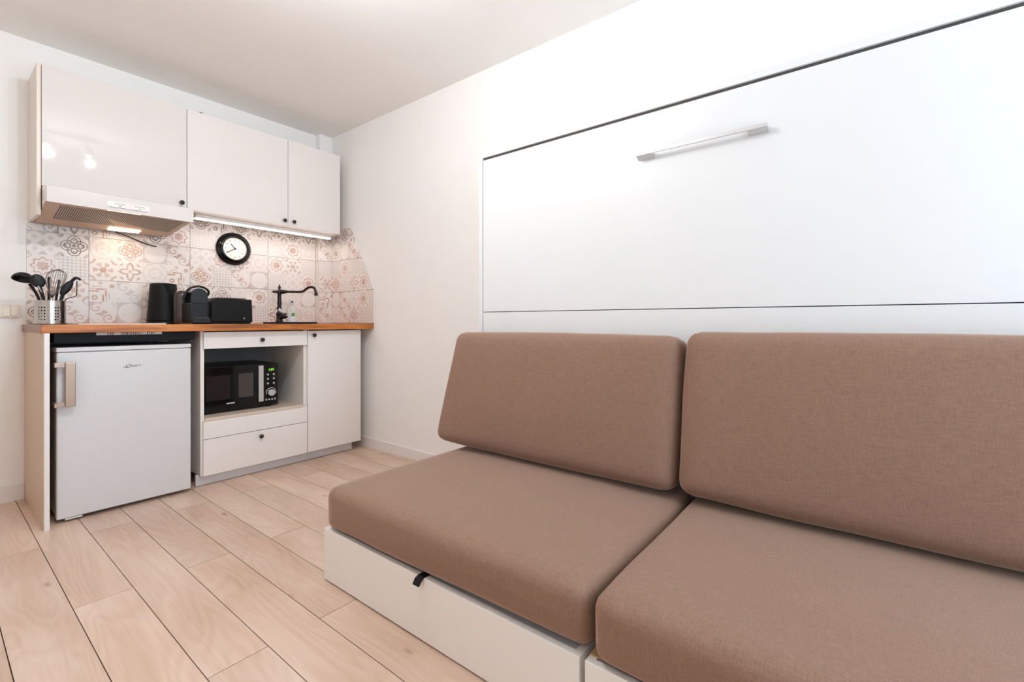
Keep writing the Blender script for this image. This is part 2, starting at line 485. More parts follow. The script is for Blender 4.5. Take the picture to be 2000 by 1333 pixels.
def text_bm(s, size, depth=0.0006, shear=0.0, align='LEFT'):
    cu = bpy.data.curves.new('t', 'FONT'); cu.body = s; cu.size = size; cu.extrude = depth; cu.shear = shear; cu.align_x = align
    cu.resolution_u = 3
    o = bpy.data.objects.new('t', cu); COL.objects.link(o)
    dg = bpy.context.evaluated_depsgraph_get(); dg.update()
    me = bpy.data.meshes.new_from_object(o.evaluated_get(dg))
    bm = bmesh.new(); bm.from_mesh(me)
    bpy.data.objects.remove(o); bpy.data.curves.remove(cu); bpy.data.meshes.remove(me)
    return bm

def face_front(bm, loc, sxyz=(1, 1)):
    """text in XY plane -> stands upright facing -Y at loc"""
    for v in bm.verts:
        v.co = Vector((loc[0] + v.co.x * sxyz[0], loc[1] - v.co.z, loc[2] + v.co.y * sxyz[1]))
    return bm

# ------------------------------------------------------------------ the room
H = 2.43
XL, YF = -3.7, -5.0
T = 0.12

wall_back = obj('wall_back', B((XL - T, 0, -0.02), (T, T, H)), 'wall_paint')
tag(wall_back, 'white painted wall behind the kitchenette with patterned tile splashback', 'wall', kind='structure')
wall_right = obj('wall_right', B((0, YF - T, -0.02), (T, -0.0001, H)), 'wall_paint')
tag(wall_right, 'white painted wall behind the fold-down bed', 'wall', kind='structure')
wall_left = obj('wall_left', B((XL - T, YF - T, -0.02), (XL, -0.0001, H)), 'wall_paint')
tag(wall_left, 'white wall opposite the fold-down bed', 'wall', kind='structure')
ceiling = obj('ceiling', B((XL - T, YF - T, H), (T, T, H + 0.1)), 'ceiling_paint')
tag(ceiling, 'plain white ceiling above the kitchenette and sofa', 'ceiling', kind='structure')
WX0, WX1, WZ0, WZ1 = -1.72, -0.18, 0.30, 2.28
bm = bmesh.new()
B((XL, YF - T, -0.02), (WX0, YF, H), bm=bm); B((WX1, YF - T, -0.02), (0, YF, H), bm=bm)
B((WX0, YF - T, -0.02), (WX1, YF, WZ0), bm=bm); B((WX0, YF - T, WZ1), (WX1, YF, H), bm=bm)
wall_front = obj('wall_front', bm, 'wall_paint')
tag(wall_front, 'white window wall behind the photographer', 'wall', kind='structure')
win = thing('window_1', ((WX0 + WX1) / 2, YF - 0.05, WZ0), 'tall white framed window in the wall facing the kitchenette', 'window', kind='structure')
bm = bmesh.new()
for a, b in (((WX0, WZ0), (WX0 + 0.05, WZ1)), ((WX1 - 0.05, WZ0), (WX1, WZ1)), ((WX0 + 0.05, WZ0), (WX1 - 0.05, WZ0 + 0.05)), ((WX0 + 0.05, WZ1 - 0.05), (WX1 - 0.05, WZ1)), ((-0.975, WZ0 + 0.05), (-0.925, WZ1 - 0.05))):
    B((a[0], YF - 0.11, a[1]), (b[0], YF - 0.06, b[1]), bm=bm)
obj('window_frame', bm, 'window_frame', win)

# floor: dark slab in the joints and one object for each plank
floor = obj('floor', B((XL - T, YF - T, -0.06), (T, T, -0.0085)), 'floor_joint')
tag(floor, 'light oak laminate plank floor running towards the kitchenette', 'floor', kind='structure')
PW, PL_, GAP = 0.1555, 1.3435, 0.0026
plank_cache = {}
def plank(x0, x1, y0, y1):
    w, l = round(x1 - x0, 4), round(y1 - y0, 4)
    if (w, l) not in plank_cache:
        bm = B((-w / 2 + GAP / 2, -l / 2 + GAP / 2, -0.0085), (w / 2 - GAP / 2, l / 2 - GAP / 2, 0.0))
        me = bpy.data.meshes.new('plank'); bm.to_mesh(me); bm.free(); me.materials.append(MATS['plank'])
        plank_cache[(w, l)] = me
    o = bpy.data.objects.new('plank', plank_cache[(w, l)]); COL.objects.link(o)
    o.parent = floor; o.location = ((x0 + x1) / 2, (y0 + y1) / 2, 0)
k = -13
while -1.7615 + PW * k < 0:
    x0 = max(XL, -1.7615 + PW * k); x1 = min(0.0, -1.7615 + PW * (k + 1))
    if x1 - x0 > 0.01:
        first = -0.822 if k % 2 else -0.1485
        ys = [0.0]; y = first
        while y > YF: ys.append(y); y -= PL_
        ys.append(YF)
        for a, b in zip(ys, ys[1:]):
            if a - b > 0.01: plank(x0, x1, b, a)
    k += 1

# pipe box in the corner
PBX, PBY = -0.1085, -0.058
trim = obj('trim_1', B((PBX, PBY, 0.0), (-0.0005, -0.0005, H - 0.0005), 0.001), 'wall_paint')
tag(trim, 'narrow white boxed-in pipe column in the kitchen corner', 'pipe box', kind='structure')
# skirting
bb = obj('baseboard_back', prism([(-0.0005, 0), (-0.013, 0), (-0.013, 0.086), (-0.009, 0.092), (-0.0005, 0.092)], 0, XL, -1.729), 'skirting_white')
tag(bb, 'low white skirting board left of the kitchen end panel', 'skirting board', kind='structure')
bb = obj('baseboard_right', prism([(-0.0005, 0), (-0.013, 0), (-0.013, 0.066), (-0.009, 0.072), (-0.0005, 0.072)], 1, YF, -0.06), 'skirting_white')
tag(bb, 'low white skirting board along the bed wall', 'skirting board', kind='structure')

# ------------------------------------------------------------------ patterned tiles
INK = {'g': lin(128, 116, 112), 'd': lin(108, 84, 72), 'm': lin(170, 128, 112), 'p': lin(190, 142, 126), 'o': lin(184, 128, 92),
       'b': lin(176, 148, 128), 'l': lin(192, 180, 176), 'k': lin(150, 130, 120)}
CE = 0.1238
def tile(parent, origin, du, dv, nu, nv, spec, clip=None, thick=0.007, gap=0.0012, nrm=(0, -1, 0)):
    """one glazed tile whose face carries nu x nv printed cells; spec[row][col] = 'digit+ink'.
       origin lower-left corner on the wall, du/dv unit directions; nu, nv may be fractional"""
    bm = bmesh.new(); uvl = bm.loops.layers.uv.new('cell')
    mo = bm.faces.layers.float.new('motif'); ik = bm.faces.layers.float_color.new('ink')
    o = Vector(origin); du = Vector(du); dv = Vector(dv); n = Vector(nrm)
    W, Hh = nu * CE, nv * CE
    for r in range(math.ceil(nv - 1e-6)):
        for c in range(math.ceil(nu - 1e-6)):
            u0, u1 = max(c * CE, gap), min((c + 1) * CE, W - gap); v0, v1 = max(r * CE, gap), min((r + 1) * CE, Hh - gap)
            poly = [(u0, v0), (u1, v0), (u1, v1), (u0, v1)]
            if clip: poly = clip_poly(poly, clip)
            if len(poly) < 3: continue
            vs = [bm.verts.new(o + du * p[0] + dv * p[1] + n * thick) for p in poly]
            f = bm.faces.new(vs)
            for lp, p in zip(f.loops, poly): lp[uvl].uv = (p[0] / CE - c, p[1] / CE - r)
            s = spec[r % len(spec)][c % len(spec[0])]
            f[mo] = float(s[0]); f[ik] = INK[s[1]]
    bmesh.ops.remove_doubles(bm, verts=bm.verts, dist=1e-5)
    # sides down to the wall
    ed = [e for e in bm.edges if len(e.link_faces) == 1]
    ret = bmesh.ops.extrude_edge_only(bm, edges=ed)
    for v in [g for g in ret['geom'] if isinstance(g, bmesh.types.BMVert)]: v.co -= n * (thick - 0.0006)
    for f in bm.faces:
        if f.normal.dot(n) < 0: f.normal_flip()
    me = bpy.data.meshes.new('tile'); bm.to_mesh(me); bm.free(); me.materials.append(MATS['tile'])
    ob = bpy.data.objects.new('tile', me); COL.objects.link(ob); ob.parent = parent
    return ob
def clip_poly(poly, line):
    """keep the part left of the directed line (a, b)"""
    (ax, ay), (bx, by) = line; out = []
    side = lambda p: (bx - ax) * (p[1] - ay) - (by - ay) * (p[0] - ax)
    for i, p in enumerate(poly):
        q = poly[(i + 1) % len(poly)]; s, t = side(p), side(q)
        if s >= 0: out.append(p)
        if (s >= 0) != (t >= 0):
            k = s / (s - t); out.append((p[0] + (q[0] - p[0]) * k, p[1] + (q[1] - p[1]) * k))
    return out

Z0 = 0.9235
XT = -1.7215
ux, uz, uym = (1, 0, 0), (0, 0, 1), (0, -1, 0)
# rows from the bottom; columns from the left of the back wall
G = [
 ['2g','3p','3p','0l','7p','9p','2b','4l','9d','4k','9o','8k','8b','4b'],
 ['9o','7o','6o','3l','7o','2b','8b','2k','8b','1p','8b','8p','0l','8o'],
 ['1p','4g','7o','9m','8b','6o','2o','4k','3p','0l','4l','5l','1p','4p'],
 ['5g','2d','8g','2p','0l','3m','5l','1p','9p','8p','1p','7b','4l','4k'],
 ['3g','9d','6o','8o','2d','1p','4l','5l','2b','4l','8b','1p','8b','9b'],
 ['6d','2d','7d','6d','2d','9d','2d','6d','2d','9d','7d','2d','9d','2d'],  # top row all in dark ink, painting the shade under the wall cabinets
]
sub = lambda r0, r1, c0, c1: [row[c0:c1] for row in G[r0:r1]]
tile(wall_back, (XT, 0, Z0), ux, uz, 2, 4, sub(0, 4, 0, 2))
tile(wall_back, (XT, 0, Z0 + 4 * CE), ux, uz, 2, 0.345, sub(4, 6, 0, 2))
wend = (PBX - 0.008 - XT) / CE
for r in (0, 2, 4):
    for c in (2, 6, 10):
        nu = min(4, wend - c)
        tile(wall_back, (XT + c * CE, 0, Z0 + r * CE), ux, uz, nu, 2 if r < 4 else 1.5, sub(r, r + 2, c, c + 4))
# pipe box faces
for r in (0, 2, 4):
    tile(trim, (PBX, 0, Z0 + r * CE), uym, uz, 0.46, 2 if r < 4 else 1.5, [['8b', '7b'], ['4b', '2b']], nrm=(-1, 0, 0))
    tile(trim, (PBX, PBY, Z0 + r * CE), ux, uz, 0.86, 2 if r < 4 else 1.5, {0: [['3p'], ['6m']], 2: [['7p'], ['4l']], 4: [['3b'], ['2d']]}[r])  # dark ink at the top paints the cabinet's shade on the box
# right wall: three rows under a sloping cut
R0 = [['5l','3p','2m','4b','4b'],['0l','3p','5l','1o','4b']]
R2 = [['2o','4l','9p','1o','8b'],['4k','1p','4l','8b','8b']]
R4 = [['1b','0l','3o','8b','8b'],['7d','2d','6d','2d','8b']]  # upper cells inked dark to carry the cabinet's shade
yr = PBY - 0.008
cut = lambda z: (0.5615 - (z - 1.165) * (0.29 / 0.49)) - 0.0
def rline(zb):   # slope line in tile coordinates (u along -y from yr, v up from zb)
    a = (0.562 - (zb - 1.168) * 0.585, 0.0); b = (0.562 - (zb + 0.5 - 1.168) * 0.585, 0.5)
    return (a, b)
tile(wall_right, (0, yr, Z0), uym, uz, 0.562 / CE, 2, R0, nrm=(-1, 0, 0))
tile(wall_right, (0, yr, Z0 + 2 * CE), uym, uz, 0.562 / CE, 2, R2, clip=rline(Z0 + 2 * CE), nrm=(-1, 0, 0))
tile(wall_right, (0, yr, Z0 + 4 * CE), uym, uz, 0.42 / CE, 2.0, R4, clip=rline(Z0 + 4 * CE), nrm=(-1, 0, 0))
# slim white edge strip following the cut
path = [(-0.0045, yr - 0.565, Z0), (-0.0045, yr - 0.565, 1.170), (-0.0045, yr - 0.565 + 0.298, 1.678)]
obj('edge_strip', tube(path, 0.004, 6), 'skirting_white', wall_right)

# ------------------------------------------------------------------ kitchen: lower run
def knob(parent, x, y, z, r=0.0125):
    obj('knob', lathe([(0.004, 0.0), (0.005, -0.010), (r, -0.015), (r, -0.021), (r * 0.7, -0.025), (0.001, -0.026)], (x, y, z), 20, axis='y'), 'black_knob', parent, smooth=True, label='small round black knob')

WTF = -0.621
o = obj('worktop', prism([(-1.7366, WTF), (-0.0005, WTF), (-0.0005, PBY - 0.001), (PBX - 0.001, PBY - 0.001), (PBX - 0.001, -0.0005), (-1.7366, -0.0005)], 2, 0.8802, 0.9180, 0.003), 'oak_worktop', origin=(-0.87, -0.31, 0.8802))
tag(o, 'oiled orange-brown wooden worktop along the tiled wall', 'worktop')
obj('end_cap', B((-1.7372, WTF + 0.002, 0.8815), (-1.7364, -0.002, 0.9168)), 'end_grain', o, label='darker brown end of the worktop').location = Vector((0, 0, 0))

o = obj('end_panel', B((-1.7279, -0.615, 0.0), (-1.7107, -0.0005, 0.8800), 0.001), 'panel_shade_tan', origin=(-1.72, -0.3, 0))
tag(o, 'tall end panel left of the fridge, side toned for bounce light and shade', 'end panel')
obj('front_edge', B((-1.7279, -0.6396, 0.0), (-1.7107, -0.6151, 0.8800), 0.001), 'satin_white', o, label='white front edge')

# base cabinets
CF = -0.5786
FT = 0.018
c1 = thing('base_cabinet', (-0.786, -0.3, 0.065), 'white base cabinet with an open microwave niche between two drawers', 'cabinet')
bm = bmesh.new()
cb, ct = 0.0647, 0.8795
B((-1.0995, CF + FT, cb), (-1.0815, -0.012, ct), bm=bm)      # left side
B((-0.5050, CF + FT, cb), (-0.4880, -0.012, ct), bm=bm)      # right side
B((-1.0815, CF + FT, cb), (-0.5050, -0.030, cb + 0.018), bm=bm)
obj('body', bm, 'carcass_white', c1)
obj('back_panel', B((-1.0813, -0.030, cb), (-0.5052, -0.012, ct)), 'niche_back_shade', c1)
obj('shelf', B((-1.0813, CF + 0.004, 0.370), (-0.5052, -0.031, 0.388), 0.001), 'shelf_shaded_cream', c1)
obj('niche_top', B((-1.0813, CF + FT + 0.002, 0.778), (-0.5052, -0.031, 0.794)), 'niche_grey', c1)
d = obj('drawer_front', B((-1.0885, CF, 0.779), (-0.4872, CF + FT, 0.8735), 0.0012), 'satin_white', c1)
knob(d, -0.779, CF, 0.823)
obj('filler_panel', B((-1.0900, CF, 0.271), (-0.4872, CF + FT, 0.3690), 0.0012), 'satin_white', c1)
d = obj('drawer_front', B((-1.0900, CF, 0.0647), (-0.4872, CF + FT, 0.2680), 0.0012), 'satin_white', c1)
knob(d, -0.785, CF, 0.234)
c2 = thing('base_cabinet', (-0.283, -0.3, 0.065), 'narrow white base cabinet under the sink with one plain door', 'cabinet')
bm = bmesh.new()
B((-0.4862, CF + FT, cb), (-0.4690, -0.07, ct), bm=bm); B((-0.1010, CF + FT, cb), (-0.0850, -0.07, ct), bm=bm)
B((-0.4690, CF + FT, cb), (-0.1010, -0.07, cb + 0.018), bm=bm); B((-0.4690, -0.088, cb + 0.018), (-0.1010, -0.07, ct), bm=bm)
obj('body', bm, 'carcass_white', c2)
d = obj('door', B((-0.4825, CF, 0.0660), (-0.0828, CF + FT, 0.8725), 0.0012), 'satin_white', c2)
knob(d, -0.446, CF, 0.843)
o = obj('plinth', B((-1.1102, -0.5239, 0.002), (-0.1203, -0.506, 0.0640), 0.001), 'plinth_white', origin=(-0.6, -0.52, 0))
tag(o, 'long white kick board under the base cabinets', 'kick board')

# cooktop let into the worktop, its black case hanging below
t = thing('cooktop', (-1.40, -0.31, 0.918), 'flat two-ring cooktop set into the worktop above the fridge', 'cooktop')
obj('glass', B((-1.600, -0.56, 0.9182), (-1.264, -0.10, 0.9225), 0.001), 'black_gloss', t)
bm = bmesh.new()
for a, b in (((-1.604, -0.564), (-1.260, -0.560)), ((-1.604, -0.10), (-1.260, -0.096)), ((-1.604, -0.56), (-1.600, -0.10)), ((-1.264, -0.56), (-1.260, -0.10))):
    B((a[0], a[1], 0.9182), (b[0], b[1], 0.9238), bm=bm)
obj('rim', bm, 'cream_light', t)
for yy, rr in ((-0.42, 0.09), (-0.21, 0.075)):
    obj('cooking_ring', lathe([(rr, 0), (rr, 0.0006), (rr - 0.004, 0.0006), (rr - 0.004, 0)], (-1.432, yy, 0.9225), 32, closed_ends=False), 'steel_dark', t)
obj('case', B((-1.69, -0.565, 0.832), (-1.13, -0.06, 0.8800), 0.003), 'black_matte', t)
lb = obj('label', B((-1.541, -0.5664, 0.8665), (-1.279, -0.5652, 0.8795)), 'paper_label', t, label='white strip label with black bars')
bm = bmesh.new(); x = -1.502; rnd = random.Random(3)
while x < -1.31:
    w = rnd.choice((0.0015, 0.0025, 0.0035))
    if not (-1.474 < x < -1.450 or -1.362 < x < -1.345): B((x, -0.5668, 0.867), (x + w, -0.5665, 0.879), bm=bm)
    x += w + rnd.choice((0.003, 0.005))
obj('bars', bm, 'print_black', lb)['kind'] = 'stuff'

# fridge
FRX0, FRX1, FRF = -1.6826, -1.152, -0.585
f = thing('fridge', (-1.417, -0.3, 0.0), 'white under-counter fridge with a grey-brown bar handle', 'fridge')
obj('body', B((FRX0 + 0.006, FRF + 0.055, 0.022), (FRX1 - 0.004, -0.06, 0.7990), 0.004), 'fridge_white', f)
obj('door', B((FRX0, FRF, 0.0185), (FRX1, FRF + 0.045, 0.7885), 0.006, 3), 'fridge_white', f)
obj('door_seal', B((FRX0 + 0.012, FRF + 0.0452, 0.03), (FRX1 - 0.012, FRF + 0.0548, 0.78)), 'dark_gap', f, label='dark rubber door seal')
obj('top_trim', B((FRX0 - 0.001, FRF + 0.001, 0.7905), (FRX1 + 0.0015, -0.05, 0.8115), 0.004, 3), 'fridge_white', f)
for x in (FRX0 + 0.05, FRX1 - 0.05):
    for y in (FRF + 0.08, -0.12):
        obj('foot', lathe([(0.016, 0), (0.016, 0.006), (0.008, 0.008), (0.008, 0.0225)], (x, y, 0.0), 14), 'black_plastic', f)
obj('hinge', B((FRX0 + 0.03, FRF + 0.004, 0.0095), (FRX0 + 0.09, FRF + 0.05, 0.0183), 0.001), 'fridge_white', f)
h = obj('handle', B((-1.6585, FRF - 0.040, 0.541), (-1.6225, FRF - 0.026, 0.7445), 0.0025), 'fridge_handle', f, label='satin grey-brown bar handle')
for z in (0.551, 0.7335):
    obj('bracket', B((-1.694, FRF - 0.038, z - 0.010), (-1.659, FRF - 0.024, z + 0.0105), 0.0015), 'fridge_handle', h)
    obj('bracket', B((-1.694, FRF - 0.0238, z - 0.010), (-1.6835, FRF + 0.03, z + 0.0105), 0.0015), 'fridge_handle', h)
bm = face_front(text_bm('C', 0.024, 0.0004, 0.35), (-1.438, FRF - 0.0004, 0.7035), (1.25, 0.85))
join(bm, face_front(text_bm('ANDY', 0.0165, 0.0004, 0.35), (-1.4185, FRF - 0.0004, 0.7045), (1.0, 0.85)))
join(bm, tube([(-1.441, FRF - 0.0005, 0.7085), (-1.442, FRF - 0.0005, 0.704), (-1.434, FRF - 0.0005, 0.7015), (-1.42, FRF - 0.0005, 0.7032)], 0.0009, 6))
obj('logo', bm, 'print_black', f, label='slanted black brand lettering')

# microwave in the niche
MY = -0.475
MX0, MX1, MZ0, MZ1 = -1.075, -0.6305, 0.393, 0.665
m = thing('microwave', ((MX0 + MX1) / 2, -0.3, 0.388), 'black microwave oven with silver handle strip and dial in the niche', 'microwave')
obj('body', B((MX0, MY + 0.012, MZ0 + 0.004), (MX1, -0.10, MZ1), 0.003), 'black_plastic', m)
for x in (MX0 + 0.04, MX1 - 0.04):
    for y in (MY + 0.05, -0.15):
        obj('foot', lathe([(0.012, 0), (0.012, 0.0092)], (x, y, 0.388), 12), 'black_matte', m)
d = obj('door', B((MX0, MY, MZ0 + 0.006), (-0.7285, MY + 0.0118, MZ1 - 0.001), 0.002), 'black_gloss', m)
obj('window', B((-0.868, MY - 0.0012, 0.468), (-0.782, MY - 0.0001, 0.615), 0.0005), 'micro_window', d, label='dark see-through mesh window')
obj('handle', B((-0.7545, MY - 0.014, 0.428), (-0.7255, MY - 0.0005, 0.6555), 0.003), 'silver_plastic', d, label='vertical silver handle strip')
obj('window', B((-1.045, MY - 0.0010, 0.468), (-0.915, MY - 0.0001, 0.612), 0.0005), 'micro_dark', d, label='darker left part of the window')
bm = bmesh.new(); x = -0.934
for w in (0.006, 0.005, 0.007, 0.006, 0.005, 0.007):
    B((x, MY - 0.0006, 0.4375), (x + w, MY - 0.0001, 0.4445), bm=bm); x += w + 0.0016
obj('brand_mark', bm, 'print_white', d)
p = obj('control_panel', B((-0.7275, MY, MZ0 + 0.006), (MX1, MY + 0.0118, MZ1 - 0.001), 0.002), 'black_gloss', m)
xc = -0.6735
dsp = obj('display', B((xc - 0.028, MY - 0.0010, 0.612), (xc + 0.024, MY - 0.0001, 0.646)), 'black_gloss', p)
obj('digits', face_front(text_bm('1:01', 0.022, 0.0003, 0.1, 'CENTER'), (xc, MY - 0.0014, 0.618), (1.0, 1.0)), 'green_digits', dsp, label='green lit digits')
for r, z in enumerate((0.594, 0.5665, 0.537)):
    for x in (xc - 0.021, xc + 0.016):
        obj('button', lathe([(0.006, 0), (0.006, -0.002), (0.004, -0.0028)], (x, MY - 0.0001, z), 12, axis='y'), 'silver_plastic', p)
obj('dial', lathe([(0.021, 0), (0.021, -0.012), (0.018, -0.015), (0.001, -0.0155)], (xc - 0.001, MY - 0.0001, 0.4775), 28, axis='y'), 'silver_plastic', p, smooth=False)
arc = [(xc - 0.001 + 0.030 * math.cos(a), MY - 0.001, 0.4775 + 0.030 * math.sin(a)) for a in [math.radians(-20 + 220 * i / 24) for i in range(25)]]
obj('dial_arc', tube(arc, 0.0017, 6), 'print_white', p)
bm = bmesh.new()
for i in range(4):
    B((xc - 0.036 + i * 0.018, MY - 0.0006, 0.430), (xc - 0.036 + i * 0.018 + 0.011, MY - 0.0001, 0.4345), bm=bm)
    B((xc - 0.034 + i * 0.018, MY - 0.0006, 0.437), (xc - 0.034 + i * 0.018 + 0.007, MY - 0.0001, 0.4395), bm=bm)
obj('markings', bm, 'print_white', p)

# ------------------------------------------------------------------ kitchen: upper run
UF, UT, UB = -0.2843, 2.2135, 1.6079
def upper(name, x0, x1, label, knx, doorz0, material):
    t = thing(name, ((x0 + x1) / 2, -0.14, UB), label, 'cabinet')
    bm = bmesh.new()
    yb = PBY - 0.008 if x1 > PBX else -0.008
    B((x0 + 0.001, UF + 0.0195, UB), (x0 + 0.017, yb, UT), bm=bm); B((x1 - 0.017, UF + 0.0195, UB), (x1 - 0.001, yb, UT), bm=bm)
    B((x0 + 0.017, UF + 0.0195, UB), (x1 - 0.017, yb, UB + 0.016), bm=bm); B((x0 + 0.017, UF + 0.0195, UT - 0.016), (x1 - 0.017, yb, UT), bm=bm)
    B((x0 + 0.017, yb - 0.008, UB + 0.016), (x1 - 0.017, yb, UT - 0.016), bm=bm)
    obj('body', bm, 'carcass_white', t)
    d = obj('door', B((x0 + 0.0016, UF, doorz0), (x1 - 0.0016, UF + 0.018, UT), 0.0012), material, t)
    knob(d, knx, UF, 1.641)
    for z in (UB + 0.09, UT - 0.09):
        obj('hinge', B((x0 + 0.018, UF + 0.0185, z - 0.02), (x0 + 0.07, UF + 0.03, z + 0.02)), 'steel', t)
    return t, d
t1, d1 = upper('wall_cabinet', -1.6977, -1.0795, 'glossy white wall cabinet above the extractor hood', -1.109, UB, 'gloss_white')
obj('catch_plate', B((-1.121, UF - 0.001, 1.6195), (-1.102, UF - 0.0001, 1.625)), 'hood_under', d1)
t2, d2 = upper('wall_cabinet', -1.0795, -0.4708, 'wide white wall cabinet between the hood cabinet and the narrow corner one', -0.499, UB, 'satin_white')
obj('door_damper', B((-1.012, UF + 0.004, UT + 0.0002), (-0.995, UF + 0.016, UT + 0.005)), 'black_plastic', t2)
t3, d3 = upper('wall_cabinet', -0.4708, -0.0658, 'narrow white wall cabinet nearest the room corner', -0.434, UB, 'satin_white')
o = obj('end_panel', B((-1.7135, UF + 0.002, 1.4620), (-1.6982, -0.0005, UT), 0.001), 'cream_light', origin=(-1.706, -0.14, 1.462))
tag(o, 'pale cream end panel at the open left side of the wall cabinets', 'end panel')

# extractor hood
hd = thing('extractor_hood', (-1.39, -0.2, 1.46), 'slim cream extractor hood with metal filter and lamp under the wall cabinet', 'extractor hood')
X0, X1 = -1.6965, -1.0830
bm = bmesh.new()
vs = [(-1.692, -0.395, 1.517), (X1 - 0.004, -0.395, 1.520), (-1.130, -0.105, 1.4560), (X0 + 0.002, -0.05, 1.4560)]
top = [(-1.692, -0.395, 1.5850), (X1 - 0.004, -0.395, 1.5850), (X1 - 0.004, -0.02, 1.6070), (X0 + 0.002, -0.02, 1.6070)]
top = [(a[0], a[1], 1.6068 if a[1] > -0.3 else 1.588) for a in top]
a = [bm.verts.new(p) for p in vs]; b_ = [bm.verts.new(p) for p in top]
bm.faces.new(a); bm.faces.new(b_[::-1])
for i in range(4): bm.faces.new((a[i], a[(i + 1) % 4], b_[(i + 1) % 4], b_[i]))
obj('body', bm, 'hood_under', hd)
fas = obj('fascia', prism([(-0.405, 1.512), (-0.395, 1.512), (-0.395, 1.588), (-0.400, 1.592), (-0.404, 1.590), (-0.405, 1.586)], 0, X0 + 0.004, X1, 0.0008), 'gloss_white', hd)
side = obj('side_cheek', prism([(-0.3948, 1.5150), (-0.3948, 1.590), (-0.289, 1.600), (-0.289, 1.497)], 0, X0 + 0.0005, X0 + 0.0040), 'gloss_white', hd)
# point on the underside plane
def under(u, w, off=0.0008):
    p = [Vector(q) for q in vs]
    f_ = p[0].lerp(p[1], u); r_ = p[3].lerp(p[2], u); q = f_.lerp(r_, w)
    return q - Vector((0, 0, off))
def under_plate(u0, u1, w0, w1, th):
    bm = bmesh.new()
    lo = [bm.verts.new(under(u, w, th)) for u, w in ((u0, w0), (u1, w0), (u1, w1), (u0, w1))]
    hi = [bm.verts.new(under(u, w, 0.0002)) for u, w in ((u0, w0), (u1, w0), (u1, w1), (u0, w1))]
    bm.faces.new(lo); bm.faces.new(hi[::-1])
    for i in range(4): bm.faces.new((lo[i], lo[(i + 1) % 4], hi[(i + 1) % 4], hi[i]))
    return bm
obj('filter', under_plate(0.09, 0.955, 0.10, 0.72, 0.002), 'hood_filter', hd, label='finely ribbed metal grease filter')
lp = obj('lamp_lens', under_plate(0.50, 0.74, 0.80, 0.93, 0.006), 'hood_lamp_glow', hd, label='lit lamp lens')
sw = obj('control_plate', prism([(-1.462, 1.5300), (-1.300, 1.5300), (-1.292, 1.538), (-1.292, 1.556), (-1.300, 1.562), (-1.462, 1.562), (-1.470, 1.556), (-1.470, 1.538)], 1, -0.4068, -0.4053), 'lamp_white', hd)
bm = bmesh.new()
for cx, n in ((-1.418, 6), (-1.335, 8)):
    pts = [(cx - 0.022 + 0.044 * i / n, -0.4072, 1.550 + (0.004 if i % 2 else -0.002)) for i in range(n + 1)]
    tube(pts, 0.0008, 5, bm=bm)
    B((cx - 0.004, -0.4074, 1.5375), (cx + 0.006, -0.4069, 1.541), bm=bm)
tube([(-1.462, -0.4070, 1.5315), (-1.40, -0.4070, 1.5312), (-1.300, -0.4070, 1.5315)], 0.0007, 5, bm=bm)
obj('marks', bm, 'steel_dark', sw)
obj('cord', tube(spline([(-1.365, -0.05, 1.456), (-1.30, -0.03, 1.440), (-1.24, -0.018, 1.420), (-1.19, -0.014, 1.405), (-1.16, -0.012, 1.402)], 6), 0.003, 6), 'cord_black', hd, label='loose dark cord')
ld = bpy.data.lights.new('hood_lamp_light', 'AREA'); ld.shape = 'RECTANGLE'; ld.size = 0.14; ld.size_y = 0.03; ld.energy = 0.32; ld.color = (1.0, 0.80, 0.60)
lo_ = bpy.data.objects.new('hood_lamp_light', ld); COL.objects.link(lo_); lo_.parent = hd
lo_.location = under(0.62, 0.865, 0.012) - Vector(hd.location)

# LED bar below the two right cabinets
lb_ = thing('light_bar', (-0.56, -0.20, 1.572), 'slim lit strip light under the two right-hand wall cabinets', 'strip light')
obj('housing', B((-1.012, -0.212, 1.582), (-0.100, -0.170, 1.6075), 0.002), 'lamp_white', lb_)
obj('diffuser', prism([(-0.212, 1.5818), (-0.2115, 1.5785), (-0.206, 1.5765), (-0.178, 1.5765), (-0.1705, 1.5785), (-0.170, 1.5818)], 0, -1.010, -0.102), 'led_diffuser', lb_, label='glowing diffuser')

# wall clock
ck = thing('wall_clock', (-0.7200, -0.0075, 1.4405), 'round black-rimmed wall clock on the tiles', 'clock')
cc = (-0.7200, -0.0075, 1.4405)
prof = [(0.096, -0.0005), (0.111, -0.004), (0.1125, -0.012), (0.108, -0.019), (0.104, -0.020), (0.1025, -0.026), (0.0965, -0.033), (0.0930, -0.0335), (0.0905, -0.040), (0.083, -0.044), (0.0775, -0.041), (0.0765, -0.028)]
obj('rim', lathe(prof, cc, 56, axis='y', closed_ends=False), 'black_gloss', ck, smooth=True)
obj('dial', lathe([(0.0768, -0.002), (0.0768, -0.0285)], cc, 56, axis='y'), 'clock_face', ck)
yd = cc[1] - 0.0287
for n in range(1, 13):
    a = PI / 2 - n * PI / 6
    bm = text_bm(str(n), 0.0165, 0.0002, 0, 'CENTER')
    obj('numeral', face_front(bm, (cc[0] + 0.0585 * math.cos(a), yd - 0.0002, cc[2] + 0.0585 * math.sin(a) - 0.0058), (0.85, 1)), 'print_black', ck)
def hand(ang, ln, w, dy):
    bm = B((-w / 2, -0.0006, -0.008), (w / 2, 0.0006, ln))
    bmesh.ops.rotate(bm, verts=bm.verts, matrix=Matrix.Rotation(ang, 3, 'Y'))
    bmesh.ops.translate(bm, verts=bm.verts, vec=(cc[0], yd - dy, cc[2]))
    return bm
obj('hour_hand', hand(math.radians(-39), 0.042, 0.0042, 0.0025), 'print_black', ck)
obj('minute_hand', hand(math.radians(-121), 0.060, 0.0034, 0.0042), 'print_black', ck)
obj('hub', lathe([(0.0052, 0), (0.0052, -0.007)], (cc[0], yd, cc[2]), 16, axis='y'), 'print_black', ck)

